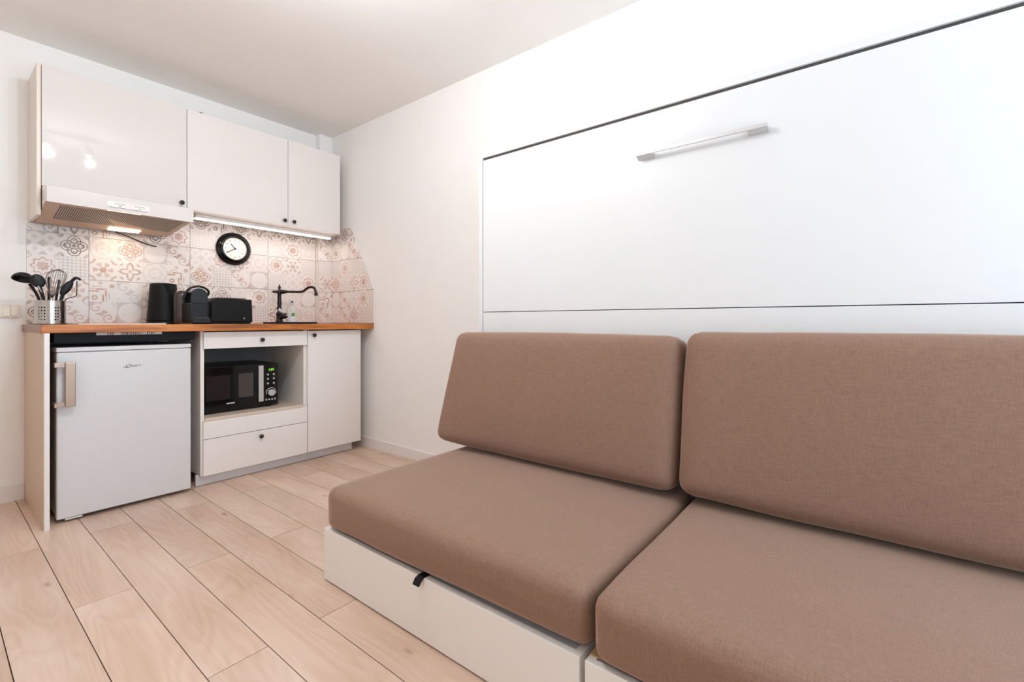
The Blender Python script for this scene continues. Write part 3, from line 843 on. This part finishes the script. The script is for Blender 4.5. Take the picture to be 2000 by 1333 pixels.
# wall switch left of the splashback, socket behind the toaster
sw = thing('light_switch', (-1.82, 0, 0.987), 'cream double light switch on the wall left of the worktop', 'light switch')
obj('plate', B((-1.895, -0.010, 0.9535), (-1.7430, -0.0003, 1.0215), 0.002), 'switch_plastic', sw)
for x0 in (-1.852, -1.8065, -1.7790):
    pass
for x0, x1, tl in ((-1.8055, -1.7815, 1), (-1.7775, -1.7535, 0)):
    bm = prism([(-0.0102, 0.9630), (-0.0175 - 0.003 * tl, 0.9630), (-0.0135, 1.0135), (-0.0102, 1.0135)], 0, x0, x1, 0.0006)
    obj('rocker', bm, 'switch_plastic', sw)
so = thing('wall_socket', (-0.607, -0.008, 1.07), 'cream wall socket on the tiles behind the toaster', 'socket')
obj('plate', B((-0.639, -0.024, 1.043), (-0.579, -0.0075, 1.103), 0.002), 'switch_plastic', so)
obj('cover_flap', B((-0.634, -0.028, 1.048), (-0.584, -0.0242, 1.098), 0.002), 'switch_plastic', so)

# ------------------------------------------------------------------ on the worktop
WT = 0.9181
# kettle
kx, ky = -1.161, -0.15
kt = thing('kettle', (kx, ky, WT), 'matt black tapered electric kettle with its spout turned to the room', 'kettle')
obj('power_base', lathe([(0.083, 0.0), (0.085, 0.004), (0.083, 0.012), (0.072, 0.014)], (kx, ky, WT), 40), 'black_plastic', kt, smooth=False)
bd = obj('body', lathe([(0.078, 0.0145), (0.0815, 0.018), (0.081, 0.03), (0.0725, 0.14), (0.0665, 0.232), (0.0655, 0.240)], (kx, ky, WT), 48), 'black_matte', kt, smooth=True)
obj('lid', lathe([(0.0650, 0.2402), (0.0620, 0.2435), (0.040, 0.2462), (0.001, 0.2470)], (kx, ky, WT), 40), 'black_matte', kt, smooth=True)
dv = Vector((0.12, -0.99, 0)).normalized(); sd = Vector((-dv.y, dv.x, 0))
bm = bmesh.new(); cK = Vector((kx, ky, WT))
A = cK + dv * 0.063 - sd * 0.026 + Vector((0, 0, 0.239)); A2 = cK + dv * 0.063 + sd * 0.026 + Vector((0, 0, 0.239))
tip = cK + dv * 0.086 + Vector((0, 0, 0.241)); low = cK + dv * 0.0725 + Vector((0, 0, 0.160)); inn = cK + dv * 0.05 + Vector((0, 0, 0.22))
q = [bm.verts.new(p_) for p_ in (A, A2, tip, low, inn)]
for ix in ((0, 2, 3), (2, 1, 3), (0, 1, 2), (0, 3, 4), (1, 4, 3), (0, 4, 1)): bm.faces.new([q[i] for i in ix])
obj('spout', bm, 'black_matte', kt)
hp = [cK - dv * 0.062 + Vector((0, 0, 0.215)), cK - dv * 0.10 + Vector((0, 0, 0.212)), cK - dv * 0.112 + Vector((0, 0, 0.18)), cK - dv * 0.112 + Vector((0, 0, 0.10)), cK - dv * 0.076 + Vector((0, 0, 0.05))]
obj('handle', tube(spline(hp, 6), 0.010, 10), 'black_plastic', kt, smooth=True)
obj('cord', tube(spline([(kx - 0.080, ky + 0.005, WT + 0.006), (kx - 0.090, ky + 0.02, WT + 0.0055), (kx - 0.093, ky + 0.045, WT + 0.0042), (kx - 0.08, ky + 0.10, WT + 0.0042), (kx - 0.02, ky + 0.125, WT + 0.0042)], 6), 0.0035, 8), 'cord_black', kt)

# capsule coffee machine
ex, ey = -1.076, -0.41
cm = thing('coffee_machine', (ex, ey, WT), 'glossy black capsule coffee machine with arched lever between kettle and toaster', 'coffee machine')
def dome(x0, x1, y0, y1, z0, z1, n=14, rr=None):
    """block with a fully rounded top, extruded along y"""
    w = (x1 - x0) / 2; rr = rr or w; xc_ = (x0 + x1) / 2
    pts = [(x0, z0), (x1, z0)] + [(xc_ + w * math.cos(a), z1 - rr + rr * math.sin(a)) for a in [PI * i / n for i in range(n + 1)]]
    return prism(pts, 1, y0, y1, 0.003)
obj('body', B((ex - 0.045, ey - 0.055, WT + 0.003), (ex + 0.053, ey + 0.08, WT + 0.125), 0.010, 3), 'black_plastic', cm)
obj('head', dome(ex - 0.040, ex + 0.048, ey - 0.052, ey + 0.07, WT + 0.12, WT + 0.208), 'black_gloss', cm, smooth=False)
obj('drip_tray', B((ex - 0.044, ey - 0.100, WT + 0.0005), (ex + 0.050, ey - 0.056, WT + 0.034), 0.008, 3), 'black_plastic', cm)
obj('tray_grid', B((ex - 0.036, ey - 0.094, WT + 0.0342), (ex + 0.042, ey - 0.060, WT + 0.0375), 0.001), 'steel_dark', cm)
arch = [(ex - 0.064, ey - 0.030, WT + 0.150), (ex - 0.056, ey - 0.034, WT + 0.182), (ex - 0.036, ey - 0.038, WT + 0.208), (ex, ey - 0.040, WT + 0.219), (ex + 0.032, ey - 0.038, WT + 0.213), (ex + 0.055, ey - 0.034, WT + 0.196), (ex + 0.056, ey - 0.03, WT + 0.176), (ex + 0.047, ey - 0.028, WT + 0.165)]
obj('lever', tube(spline(arch, 6), 0.0065, 10), 'black_gloss', cm, smooth=True)
obj('water_tank', lathe([(0.040, 0.003), (0.041, 0.02), (0.042, 0.17), (0.036, 0.196), (0.001, 0.2)], (ex - 0.026, ey + 0.142, WT), 28), 'smoke_plastic', cm, smooth=True)

# toaster
tx0, tx1, ty0, ty1 = -0.9865, -0.7430, -0.37, -0.20
to = thing('toaster', ((tx0 + tx1) / 2, -0.285, WT), 'wide matt black toaster beside the coffee machine', 'toaster')
pts = [(tx0 + 0.004, WT + 0.010), (tx1 + 0.003, WT + 0.010), (tx1 + 0.0, WT + 0.10)]
pts += [(tx1 - 0.002 - 0.010 * (1 - math.cos(a)), WT + 0.145 + 0.010 * math.sin(a)) for a in [PI / 2 * i / 4 for i in range(5)]]
pts += [(-0.86, WT + 0.1635)]
pts += [(tx0 + 0.040 - 0.036 * math.sin(a), WT + 0.125 + 0.036 * math.cos(a)) for a in [PI / 2 * i / 6 for i in range(7)]]
obj('body', prism(pts, 1, ty0, ty1, 0.010, seg=3), 'black_matte', to)
obj('base', B((tx0 + 0.012, ty0 + 0.012, WT + 0.0005), (tx1 - 0.008, ty1 - 0.012, WT + 0.0115), 0.002), 'black_plastic', to)
for y in (-0.325, -0.255):
    obj('slot', B((tx0 + 0.05, y - 0.014, WT + 0.158), (tx1 - 0.03, y + 0.014, WT + 0.1655), 0.001), 'steel_dark', to)
obj('badge', lathe([(0.0045, 0.002), (0.0045, -0.001), (0.002, -0.002)], (-0.794, ty0, WT + 0.036), 14, axis='y'), 'silver_plastic', to, label='small silver badge')
obj('lever', B((tx1 + 0.001, -0.297, WT + 0.075), (tx1 + 0.018, -0.273, WT + 0.088), 0.003), 'black_plastic', to)

# sink with mixer tap
sk0, sk1, sy0, sy1 = -0.560, -0.322, -0.40, -0.10
sn = thing('sink', ((sk0 + sk1) / 2, -0.25, WT), 'small black sink with a raised rim at the right end of the worktop', 'sink')
bm = bmesh.new(); rw = 0.022
for a, b in (((sk0, sy0), (sk1, sy0 + rw)), ((sk0, sy1 - 0.075), (sk1, sy1)), ((sk0, sy0 + rw), (sk0 + rw, sy1 - 0.075)), ((sk1 - rw, sy0 + rw), (sk1, sy1 - 0.075))):
    B((a[0], a[1], WT), (b[0], b[1], WT + 0.013), bm=bm)
obj('rim', bm, 'black_matte', sn)
obj('bowl', B((sk0 + rw + 0.0005, sy0 + rw + 0.0005, WT + 0.0003), (sk1 - rw - 0.0005, sy1 - 0.0755, WT + 0.004)), 'black_gloss', sn)
obj('drain', lathe([(0.02, 0), (0.02, 0.002), (0.012, 0.001)], ((sk0 + sk1) / 2, -0.28, WT + 0.004), 18), 'steel', sn)
px_, py_ = -0.462, -0.138
tp = thing('tap', (px_, py_, WT + 0.013), 'antique dark bronze mixer tap with a long swan spout over the sink', 'tap')
zb = WT + 0.0132
obj('column', lathe([(0.025, 0), (0.026, 0.006), (0.021, 0.010), (0.021, 0.052), (0.0235, 0.058), (0.0235, 0.062), (0.0145, 0.072), (0.0135, 0.12), (0.016, 0.135), (0.0135, 0.15), (0.0135, 0.20), (0.017, 0.212), (0.0175, 0.226), (0.012, 0.232), (0.006, 0.238), (0.0095, 0.244), (0.0105, 0.250), (0.0085, 0.256), (0.0045, 0.262), (0.0055, 0.267), (0.003, 0.272), (0.001, 0.273)], (px_, py_, zb), 24), 'tap_bronze', tp, smooth=True)
e = Vector((-0.322, -0.375, 0)) - Vector((px_, py_, 0)); L_ = e.length; e.normalize()
P_ = lambda t, z: Vector((px_, py_, 0)) + e * t + Vector((0, 0, z))
zs = zb + 0.219
spts = [P_(-0.012, zs), P_(L_ * 0.30, zs - 0.001), P_(L_ * 0.58, zs - 0.002), P_(L_ * 0.68, zs + 0.004), P_(L_ * 0.80, zs + 0.026), P_(L_ * 0.90, zs + 0.033), P_(L_ * 0.985, zs + 0.022), P_(L_ * 1.02, zs - 0.002), P_(L_ * 1.03, zs - 0.018)]
obj('spout', tube(spline(spts, 6), 0.0085, 12), 'tap_bronze', tp, smooth=True)
obj('nozzle', tube([P_(L_ * 1.028, zs - 0.014), P_(L_ * 1.036, zs - 0.030)], 0.0125, 14), 'tap_bronze', tp)
obj('collar', tube([P_(0.014, zs), P_(0.022, zs), P_(0.04, zs), P_(0.06, zs)], [0.015, 0.0165, 0.0135, 0.010], 14), 'tap_bronze', tp, smooth=True)
obj('finial', tube([P_(-0.014, zs), P_(-0.028, zs), P_(-0.040, zs), P_(-0.052, zs), P_(-0.060, zs)], [0.012, 0.009, 0.0105, 0.006, 0.004], 12), 'tap_bronze', tp, smooth=True)
cart = [(px_, py_ - 0.015, zb + 0.036), (px_ + 0.012, py_ - 0.045, zb + 0.044), (px_ + 0.020, py_ - 0.060, zb + 0.046)]
obj('valve', tube(cart, [0.018, 0.021, 0.017], 16), 'tap_bronze', tp, smooth=True)
lv = obj('lever', tube([(px_ + 0.004, py_ - 0.052, zb + 0.060), (px_ - 0.018, py_ - 0.060, zb + 0.077), (px_ - 0.040, py_ - 0.066, zb + 0.094)], [0.0085, 0.011, 0.0085], 12), 'print_white', tp, smooth=True, label='white ceramic lever')
obj('lever_tip', tube([(px_ - 0.0405, py_ - 0.0663, zb + 0.0945), (px_ - 0.050, py_ - 0.069, zb + 0.102)], [0.0085, 0.005], 12), 'tap_bronze', lv, smooth=True)
obj('valve_cap', lathe([(0.0075, 0), (0.006, -0.004), (0.001, -0.005)], (px_ + 0.022, py_ - 0.064, zb + 0.046), 14, axis='y'), 'steel', tp, smooth=True)

# washing-up liquid
bx_, by_ = -0.330, -0.055
sb = thing('soap_bottle', (bx_, by_, WT), 'clear washing-up liquid bottle with green label behind the tap', 'bottle')
bt = obj('bottle_body', lathe([(0.026, 0.0005), (0.0305, 0.006), (0.0305, 0.100), (0.026, 0.122), (0.014, 0.136), (0.0125, 0.145)], (bx_, by_, WT), 28), 'soap_clear', sb, smooth=True)
obj('liquid', lathe([(0.025, 0.004), (0.0285, 0.009), (0.0285, 0.055), (0.001, 0.0555)], (bx_, by_, WT), 24), 'soap_label', sb, smooth=True)
obj('cap', lathe([(0.0145, 0.1455), (0.0150, 0.150), (0.0150, 0.178), (0.012, 0.184)], (bx_, by_, WT), 20), 'print_white', sb, smooth=False)
obj('cap_nozzle', lathe([(0.007, 0.0), (0.007, -0.004)], (bx_ - 0.006, by_ - 0.0145, WT + 0.166), 14, axis='y'), 'print_black', sb)
lbm = bmesh.new()
ring = lambda r, z0, z1, a0, a1, n=10: [[(bx_ + r * math.cos(a), by_ + r * math.sin(a), WT + z) for a in [math.radians(a0 + (a1 - a0) * i / n) for i in range(n + 1)]] for z in (z0, z1)]
def wrap(r, z0, z1, a0, a1):
    bm = bmesh.new(); A_, B__ = ring(r, z0, z1, a0, a1)
    va = [bm.verts.new(p) for p in A_]; vb = [bm.verts.new(p) for p in B__]
    for i in range(len(va) - 1): bm.faces.new((va[i], va[i + 1], vb[i + 1], vb[i]))
    return bm
lbm.free()
lab = obj('label', wrap(0.0309, 0.012, 0.090, 185, 330), 'soap_label', sb, smooth=True)
obj('label_patch', wrap(0.0313, 0.056, 0.082, 235, 285), 'soap_green', lab, smooth=True, label='green patch')

# utensil pot and utensils
ux_, uy_, ur = -1.6620, -0.25, 0.0585
pot = thing('utensil_pot', (ux_, uy_, WT), 'perforated stainless steel pot holding cooking utensils at the left end', 'utensil pot')
bm = bmesh.new()
NS = 66; zz = [0.0, 0.012, 0.0205]
for i in range(5): zz += [0.0205 + i * 0.0150 + 0.0070, 0.0205 + (i + 1) * 0.0150]
zz += [0.112, 0.1200]
grid = [[bm.verts.new((ux_ + ur * math.cos(2 * PI * i / NS + 0.59), uy_ + ur * math.sin(2 * PI * i / NS + 0.59), WT + 0.0005 + z)) for i in range(NS)] for z in zz]
for j in range(len(zz) - 1):
    for i in range(NS):
        hole = (2 <= j <= 10 and j % 2 == 0) and (i % 11) in (1, 3, 5)
        if hole: continue
        bm.faces.new((grid[j][i], grid[j][(i + 1) % NS], grid[j + 1][(i + 1) % NS], grid[j + 1][i]))
bm.faces.new(grid[0][::-1])
bmesh.ops.recalc_face_normals(bm, faces=bm.faces)
bmesh.ops.solidify(bm, geom=bm.faces[:], thickness=0.0009)
pw = obj('wall', bm, 'steel', pot)
pw.data.materials.append(MATS['steel_inside_shade'])
for pl in pw.data.polygons:
    if Vector((pl.normal.x, pl.normal.y)).dot(Vector((pl.center.x, pl.center.y))) < -0.2 * Vector((pl.center.x, pl.center.y)).length: pl.material_index = 1
obj('rolled_rim', tube([(ux_ + ur * math.cos(2 * PI * i / 40), uy_ + ur * math.sin(2 * PI * i / 40), WT + 0.1205) for i in range(40)], 0.0016, 6, closed=True), 'steel', pot, smooth=True)
obj('base_ring', tube([(ux_ + (ur - 0.001) * math.cos(2 * PI * i / 40), uy_ + (ur - 0.001) * math.sin(2 * PI * i / 40), WT + 0.002) for i in range(40)], 0.002, 6, closed=True), 'black_plastic', pot, smooth=True)
zin = WT + 0.006
def blob(c, rx, ry, rz, rot=None, n=14):
    bm = bmesh.new(); bmesh.ops.create_uvsphere(bm, u_segments=n + 4, v_segments=n, radius=1)
    for v in bm.verts: v.co = Vector((v.co.x * rx, v.co.y * ry, v.co.z * rz))
    if rot: bmesh.ops.rotate(bm, verts=bm.verts, matrix=rot)
    bmesh.ops.translate(bm, verts=bm.verts, vec=c); return bm
def bowl(c, r, depth, rot, n=20):
    """hemispherical ladle cup, open upward before rotation, with wall thickness"""
    prof = [(r * math.cos(a), -depth * math.sin(a)) for a in [PI / 2 * i / 7 for i in range(8)]]
    prof[-1] = (0.001, -depth)
    inn_ = [((r - 0.003) * math.cos(a), -(depth - 0.003) * math.sin(a)) for a in [PI / 2 * i / 7 for i in range(8)]]; inn_[-1] = (0.001, -depth + 0.003)
    bm = lathe(prof[::-1] + inn_, (0, 0, 0), n)
    bmesh.ops.rotate(bm, verts=bm.verts, matrix=rot); bmesh.ops.translate(bm, verts=bm.verts, vec=c); return bm
R3 = lambda a, ax: Matrix.Rotation(math.radians(a), 3, ax)
# ladle
t = thing('ladle', (-1.690, uy_ + 0.0, zin), 'black soup ladle leaning out furthest left of the steel pot', 'ladle')
obj('handle', tube(spline([(-1.668, uy_ + 0.03, zin), (-1.700, uy_ + 0.028, 1.05), (-1.718, uy_ + 0.026, 1.095), (-1.732, uy_ + 0.024, 1.122)], 5), [0.006] * 11 + [0.007] * 5, 8), 'black_utensil', t, smooth=True)
obj('cup', bowl((-1.755, uy_ + 0.022, 1.141), 0.041, 0.034, R3(-20, 'X') @ R3(-168, 'Y')), 'black_utensil', t, smooth=True)
# serving spoon
t = thing('serving_spoon', (-1.68, uy_, zin), 'black slotted serving spoon standing in front of the ladle', 'spoon')
obj('handle', tube(spline([(-1.672, uy_ - 0.03, zin), (-1.690, uy_ - 0.038, 1.045), (-1.704, uy_ - 0.042, 1.105)], 5), 0.0075, 8), 'black_utensil', t, smooth=True)
obj('spoon_bowl', blob((-1.7095, uy_ - 0.043, 1.133), 0.0265, 0.008, 0.034, R3(-18, 'Y')), 'black_utensil', t, smooth=True)
obj('highlight_slot', tube([(-1.7105, uy_ - 0.0525, 1.108), (-1.698, uy_ - 0.051, 1.078)], [0.003, 0.002], 6), 'silver_plastic', t)
# whisk
t = thing('whisk', (-1.65, uy_, zin), 'wire balloon whisk standing in the middle of the steel pot', 'whisk')
obj('handle', tube(spline([(-1.650, uy_, zin), (-1.655, uy_ - 0.002, 1.0), (-1.657, uy_ - 0.004, 1.055)], 4), 0.0065, 10), 'steel', t, smooth=True)
for k_ in range(6):
    a = PI * k_ / 6; ca, sa = math.cos(a), math.sin(a)
    half = [(0.002, 1.052), (0.016, 1.085), (0.032, 1.125), (0.0375, 1.155), (0.030, 1.184), (0.0, 1.200 - 0.0012 * k_)]
    lop = [( r_, z_) for r_, z_ in half] + [(-r_, z_) for r_, z_ in half[-2::-1]]
    pts = [(-1.657 + 0.16 * (z_ - 1.052) + r_ * ca, uy_ - 0.004 + r_ * sa, z_) for r_, z_ in lop]
    obj('wire', tube(spline(pts, 5), 0.0011, 5), 'steel_dark', t, smooth=True)
# flat turner and tongs handles
t = thing('spatula', (-1.66, uy_, zin), 'slim black spatula handle upright behind the whisk wires', 'spatula')
obj('shaft', tube([(-1.660, uy_ + 0.035, zin), (-1.662, uy_ + 0.042, 1.05), (-1.659, uy_ + 0.046, 1.162)], [0.004, 0.005, 0.0055], 8), 'black_utensil', t, smooth=True)
t = thing('spatula', (-1.63, uy_, zin), 'slim black spatula handle leaning right behind the whisk wires', 'spatula')
obj('shaft', tube([(-1.645, uy_ + 0.035, zin), (-1.634, uy_ + 0.042, 1.05), (-1.622, uy_ + 0.046, 1.150)], [0.004, 0.005, 0.0055], 8), 'black_utensil', t, smooth=True)
# pasta server
t = thing('pasta_server', (-1.63, uy_, zin), 'black toothed pasta server leaning right out of the steel pot', 'pasta server')
obj('handle', tube(spline([(-1.645, uy_ - 0.02, zin), (-1.626, uy_ - 0.026, 1.04), (-1.617, uy_ - 0.028, 1.070)], 5), 0.007, 8), 'black_utensil', t, smooth=True)
obj('head', blob((-1.6050, uy_ - 0.028, 1.105), 0.018, 0.009, 0.044, R3(28, 'Y')), 'black_utensil', t, smooth=True)
for q_ in range(4):
    z_ = 1.142 + 0.006 * (q_ % 2); x_ = -1.584 + 0.003 * q_
    obj('tooth', tube(spline([(x_ - 0.006, uy_ - 0.026 + 0.004 * q_, z_ - 0.004), (x_ + 0.010, uy_ - 0.028 + 0.004 * q_, z_ + 0.014), (x_ + 0.028, uy_ - 0.03 + 0.004 * q_, z_ + 0.012 - 0.003 * q_)], 5), [0.0045] * 6 + [0.0035] * 4 + [0.0015], 7), 'black_utensil', t, smooth=True)
# bent wire handle
t = thing('wire_skimmer', (-1.62, uy_, zin), 'bent dark wire handle sticking out right of the steel pot', 'utensil')
obj('wire', tube(spline([(-1.640, uy_ + 0.01, zin), (-1.622, uy_ + 0.0, 1.0), (-1.605, uy_ - 0.01, 1.047), (-1.585, uy_ - 0.015, 1.057), (-1.569, uy_ - 0.018, 1.066), (-1.565, uy_ - 0.018, 1.085), (-1.5645, uy_ - 0.018, 1.145)], 5), 0.0022, 6), 'tap_bronze', t, smooth=True)

# ------------------------------------------------------------------ fold-down wall bed
BF = -0.33
by0, by1 = -1.9627, -4.14          # far and near ends
bz = 1.779
bed = thing('wall_bed', (-0.17, -3.05, 0.0), 'large white horizontal fold-down wall bed behind the sofa', 'wall bed')
bt_ = 0.024
bm = bmesh.new()
B((BF, by0 - bt_, 0.0), (-0.0135, by0, bz - 0.0272), 0.001, 1, bm=bm)
obj('side_panel', bm, 'bed_white', bed)
obj('side_panel', B((BF, by1, 0.0), (-0.0135, by1 + bt_, bz - 0.0272), 0.001, 1), 'bed_white', bed)
obj('top_panel', B((BF, by1, bz - 0.027), (-0.0135, by0, bz), 0.001, 1), 'bed_white', bed)
obj('back_panel', B((-0.030, by1 + bt_ + 0.001, 0.02), (-0.0137, by0 - bt_ - 0.001, bz - 0.0275)), 'dark_gap', bed)
ytop0 = by0 - bt_ - 0.0035; ytop1 = by1 + bt_ + 0.0035
up = obj('folding_front', B((BF + 0.002, ytop1, 0.9815), (BF + 0.020, ytop0, bz - 0.027 - 0.0125), 0.001, 1), 'bed_white', bed)
obj('lower_front', B((BF + 0.002, ytop1, 0.03), (BF + 0.020, ytop0, 0.9785), 0.001, 1), 'bed_white', bed)
obj('gap_shade', B((BF + 0.010, ytop1, bz - 0.0390), (BF + 0.020, ytop0, bz - 0.0272)), 'dark_gap', bed, label='dark strip for the shade in the gap above the bed front')  # dark strip painted in for the shaded gap below the top panel
hn = obj('handle', B((BF - 0.030, -3.259, 1.5720), (BF - 0.0235, -2.806, 1.5850), 0.001), 'aluminium', bed, label='long flat aluminium bar handle')
for a, b in ((-3.259, -3.198), (-2.868, -2.806)):
    obj('handle_foot', prism([(BF - 0.0233, 1.5750), (BF + 0.0018, 1.5620), (BF + 0.0018, 1.5800), (BF - 0.0233, 1.5845)], 1, a, b), 'aluminium', hn)

# ------------------------------------------------------------------ sofa
def sofa_base(y0, y1, label):
    """y0 far end, y1 near end"""
    x0, x1, z0, z1 = -1.168, -0.375, 0.005, 0.1875
    t = thing('sofa_base', ((x0 + x1) / 2, (y0 + y1) / 2, 0.0), label, 'storage base', 'white storage boxes under the sofa cushions')
    w = 0.019
    obj('front_board', B((x0, y1, z0), (x0 + w, y0, z1), 0.001), 'base_white', t)
    obj('side_board', B((x0 + w + 0.0003, y0 - w, z0), (x1, y0, z1), 0.001), 'base_white', t)
    sb_ = obj('side_board', B((x0 + w + 0.0003, y1, z0), (x1, y1 + w, z1), 0.001), 'base_white', t)
    obj('back_board', B((x1 - w, y1 + w + 0.0003, z0), (x1, y0 - w - 0.0003, z1)), 'base_white', t)
    obj('lid', B((x0 + w + 0.003, y1 + w + 0.003, z1 - 0.021), (x1 - w - 0.003, y0 - w - 0.003, z1 - 0.004), 0.001), 'lid_grey', t)
    for x in (x0 + 0.04, x1 - 0.05):
        for y in (y0 - 0.05, y1 + 0.05):
            obj('foot', B((x - 0.03, y - 0.03, 0.0003), (x + 0.03, y + 0.03, z0 - 0.0002)), 'felt_dark', t)
    return t
b1 = sofa_base(-1.972, -3.020, 'white wooden storage box under the far seat cushion')
b2 = sofa_base(-3.034, -4.085, 'white wooden storage box under the near seat cushion')
obj('wood_block', B((-1.146, -3.062, 0.1878), (-1.120, -3.0345, 0.1905)), 'raw_wood', b2, label='bare wood corner')

def cushion(name, half, r, puff, fn=None, n=22, seed=0, wob=0.003):
    """rounded, puffed box in local coordinates; fn(p) optional reshaping"""
    bm = bmesh.new(); cache = {}
    def vert(i, j, k_):
        key = (i, j, k_)
        if key in cache: return cache[key]
        s = [math.sin((c / n * 2 - 1) * PI / 2) for c in key]
        p = Vector((half[a] * s[a] for a in range(3)))
        q = Vector((max(-half[a] + r[a], min(half[a] - r[a], p[a])) for a in range(3)))
        d = Vector(((p[a] - q[a]) / r[a] for a in range(3)))
        if d.length > 1e-6:
            d.normalize(); p = q + Vector((d[a] * r[a] for a in range(3)))
        f = Vector((p[a] / half[a] for a in range(3)))
        for a in range(3):
            b, c = (a + 1) % 3, (a + 2) % 3
            p[a] += puff[a] * f[a] * max(0, 1 - abs(f[b]) ** 2.4) * max(0, 1 - abs(f[c]) ** 2.4)
        w = noise.noise_vector(Vector((p.x * 5 + seed * 7.3, p.y * 5, p.z * 5)))
        p += w * wob
        if fn: p = fn(p)
        cache[key] = bm.verts.new(p); return cache[key]
    for a in range(3):
        for side in (0, n):
            for u in range(n):
                for v in range(n):
                    def key(uu, vv):
                        t = [0, 0, 0]; t[a] = side; t[(a + 1) % 3] = uu; t[(a + 2) % 3] = vv; return vert(*t)
                    q = (key(u, v), key(u + 1, v), key(u + 1, v + 1), key(u, v + 1))
                    bm.faces.new(q)
    return bm
def seam_loop(half, r, axis, at_, fn=None, n=14):
    """rounded-rectangle loop on the plane axis = at_"""
    b, c = (axis + 1) % 3, (axis + 2) % 3; pts = []
    for sb_, sc_, a0 in ((1, 1, 0), (-1, 1, 90), (-1, -1, 180), (1, -1, 270)):
        for i in range(n + 1):
            a = math.radians(a0 + 90 * i / n); p = [0, 0, 0]; p[axis] = at_
            p[b] = sb_ * (half[b] - r[b]) + r[b] * math.cos(a); p[c] = sc_ * (half[c] - r[c]) + r[c] * math.sin(a)
            p = Vector(p); pts.append(fn(p) if fn else p)
    return pts
def make_cushion(name, loc, rot, half, r, puff, label, cat, group, fn=None, seed=0, seam=None):
    o = obj(name, cushion(name, half, r, puff, fn, seed=seed), 'fabric', smooth=True)
    o.location = loc; o.rotation_euler = rot
    tag(o, label, cat, group)
    if seam:
        for s_ in seam:
            sm = obj('seam', tube(seam_loop(half, r, s_[0], s_[1], fn), 0.0018, 6, closed=True), 'fabric', smooth=True)
            sm.parent = o
    return o
# seats: local x = depth, y = length, z = thickness
def seat_fn(p):
    # underside drawn in along the front
    if p.z < 0 and p.x < 0: p.x += 0.020 * (-p.z / 0.075) * max(0, -p.x / 0.39) * max(0, 0.5 - p.y)
    p.z = max(p.z, -0.0745)
    return p
make_cushion('seat_cushion', (-0.775, -2.507, 0.2635), (0, 0, 0), (0.397, 0.528, 0.076), (0.042, 0.035, 0.036), (0.006, 0.004, 0.012),
             'far brown taupe seat cushion of the sofa, nearest the kitchenette', 'cushion', 'brown sofa cushions', seat_fn, 1)
make_cushion('seat_cushion', (-0.775, -3.575, 0.2635), (0, 0, 0), (0.397, 0.528, 0.076), (0.042, 0.035, 0.036), (0.006, 0.004, 0.012),
             'near brown taupe seat cushion of the sofa, cut off by the picture edge', 'cushion', 'brown sofa cushions', seat_fn, 2)
# backs: local x = thickness, y = length, z = height
def back_fn1(p):
    if p.y > 0: p.y += 0.030 * (-p.z / 0.27) * (p.y / 0.53)
    return p
lean = math.radians(10)
make_cushion('back_cushion', (-0.452, -2.462, 0.6190), (0, lean, 0), (0.072, 0.551, 0.262), (0.05, 0.042, 0.048), (0.016, 0.004, 0.006),
             'far brown taupe back cushion leaning on the wall bed, nearest the kitchenette', 'cushion', 'brown sofa cushions', back_fn1, 3)
make_cushion('back_cushion', (-0.452, -3.567, 0.6270), (0, lean, 0), (0.072, 0.540, 0.268), (0.05, 0.045, 0.048), (0.016, 0.004, 0.006),
             'near brown taupe back cushion leaning on the wall bed, cut off by the picture edge', 'cushion', 'brown sofa cushions', None, 4)
# fabric pull tab
pt = [(-1.135, 0.1895), (-1.168, 0.1905), (-1.180, 0.186), (-1.1895, 0.172), (-1.1860, 0.1705), (-1.177, 0.1825), (-1.167, 0.1880), (-1.135, 0.1880)]
o = obj('pull_tab', prism(pt, 1, -2.508, -2.482), 'black_matte', b1, label='black fabric pull tab')

# ------------------------------------------------------------------ ceiling spotlights (seen only as reflections)
tr = thing('spotlight_track', (-1.47, -2.12, H), 'white ceiling track with warm spotlights above the sofa', 'ceiling light')
obj('rail', B((-1.80, -2.145, H - 0.022), (-1.14, -2.105, H - 0.0005), 0.002), 'lamp_white', tr)
for x, tgt, en in ((-1.222, (-0.75, -2.75, 0.4), 8), (-1.469, (-1.25, -1.3, 0.4), 15), (-1.716, (-1.6, -2.6, 0.0), 12)):
    c = Vector((x, -2.12, H - 0.095)); dirv = (Vector(tgt) - c).normalized()
    hdp = obj('spot_head', tube([c - dirv * 0.05, c - dirv * 0.048, c + dirv * 0.03], [0.012, 0.03, 0.036], 18), 'lamp_white', tr)
    obj('stem', tube([(x, -2.12, H - 0.022), (x, -2.12, H - 0.075)], 0.006, 8), 'lamp_white', hdp)
    obj('bulb', tube([c + dirv * 0.0302, c + dirv * 0.036, c + dirv * 0.046, c + dirv * 0.052], [0.015, 0.0145, 0.010, 0.003], 18), 'bulb_glow', hdp, smooth=True)
    L = bpy.data.lights.new('bulb_light', 'POINT'); L.energy = en; L.color = WARM; L.shadow_soft_size = 0.018
    lo = bpy.data.objects.new('bulb_light', L); COL.objects.link(lo); lo.parent = tr
    lo.location = c + dirv * 0.10 - Vector(tr.location)
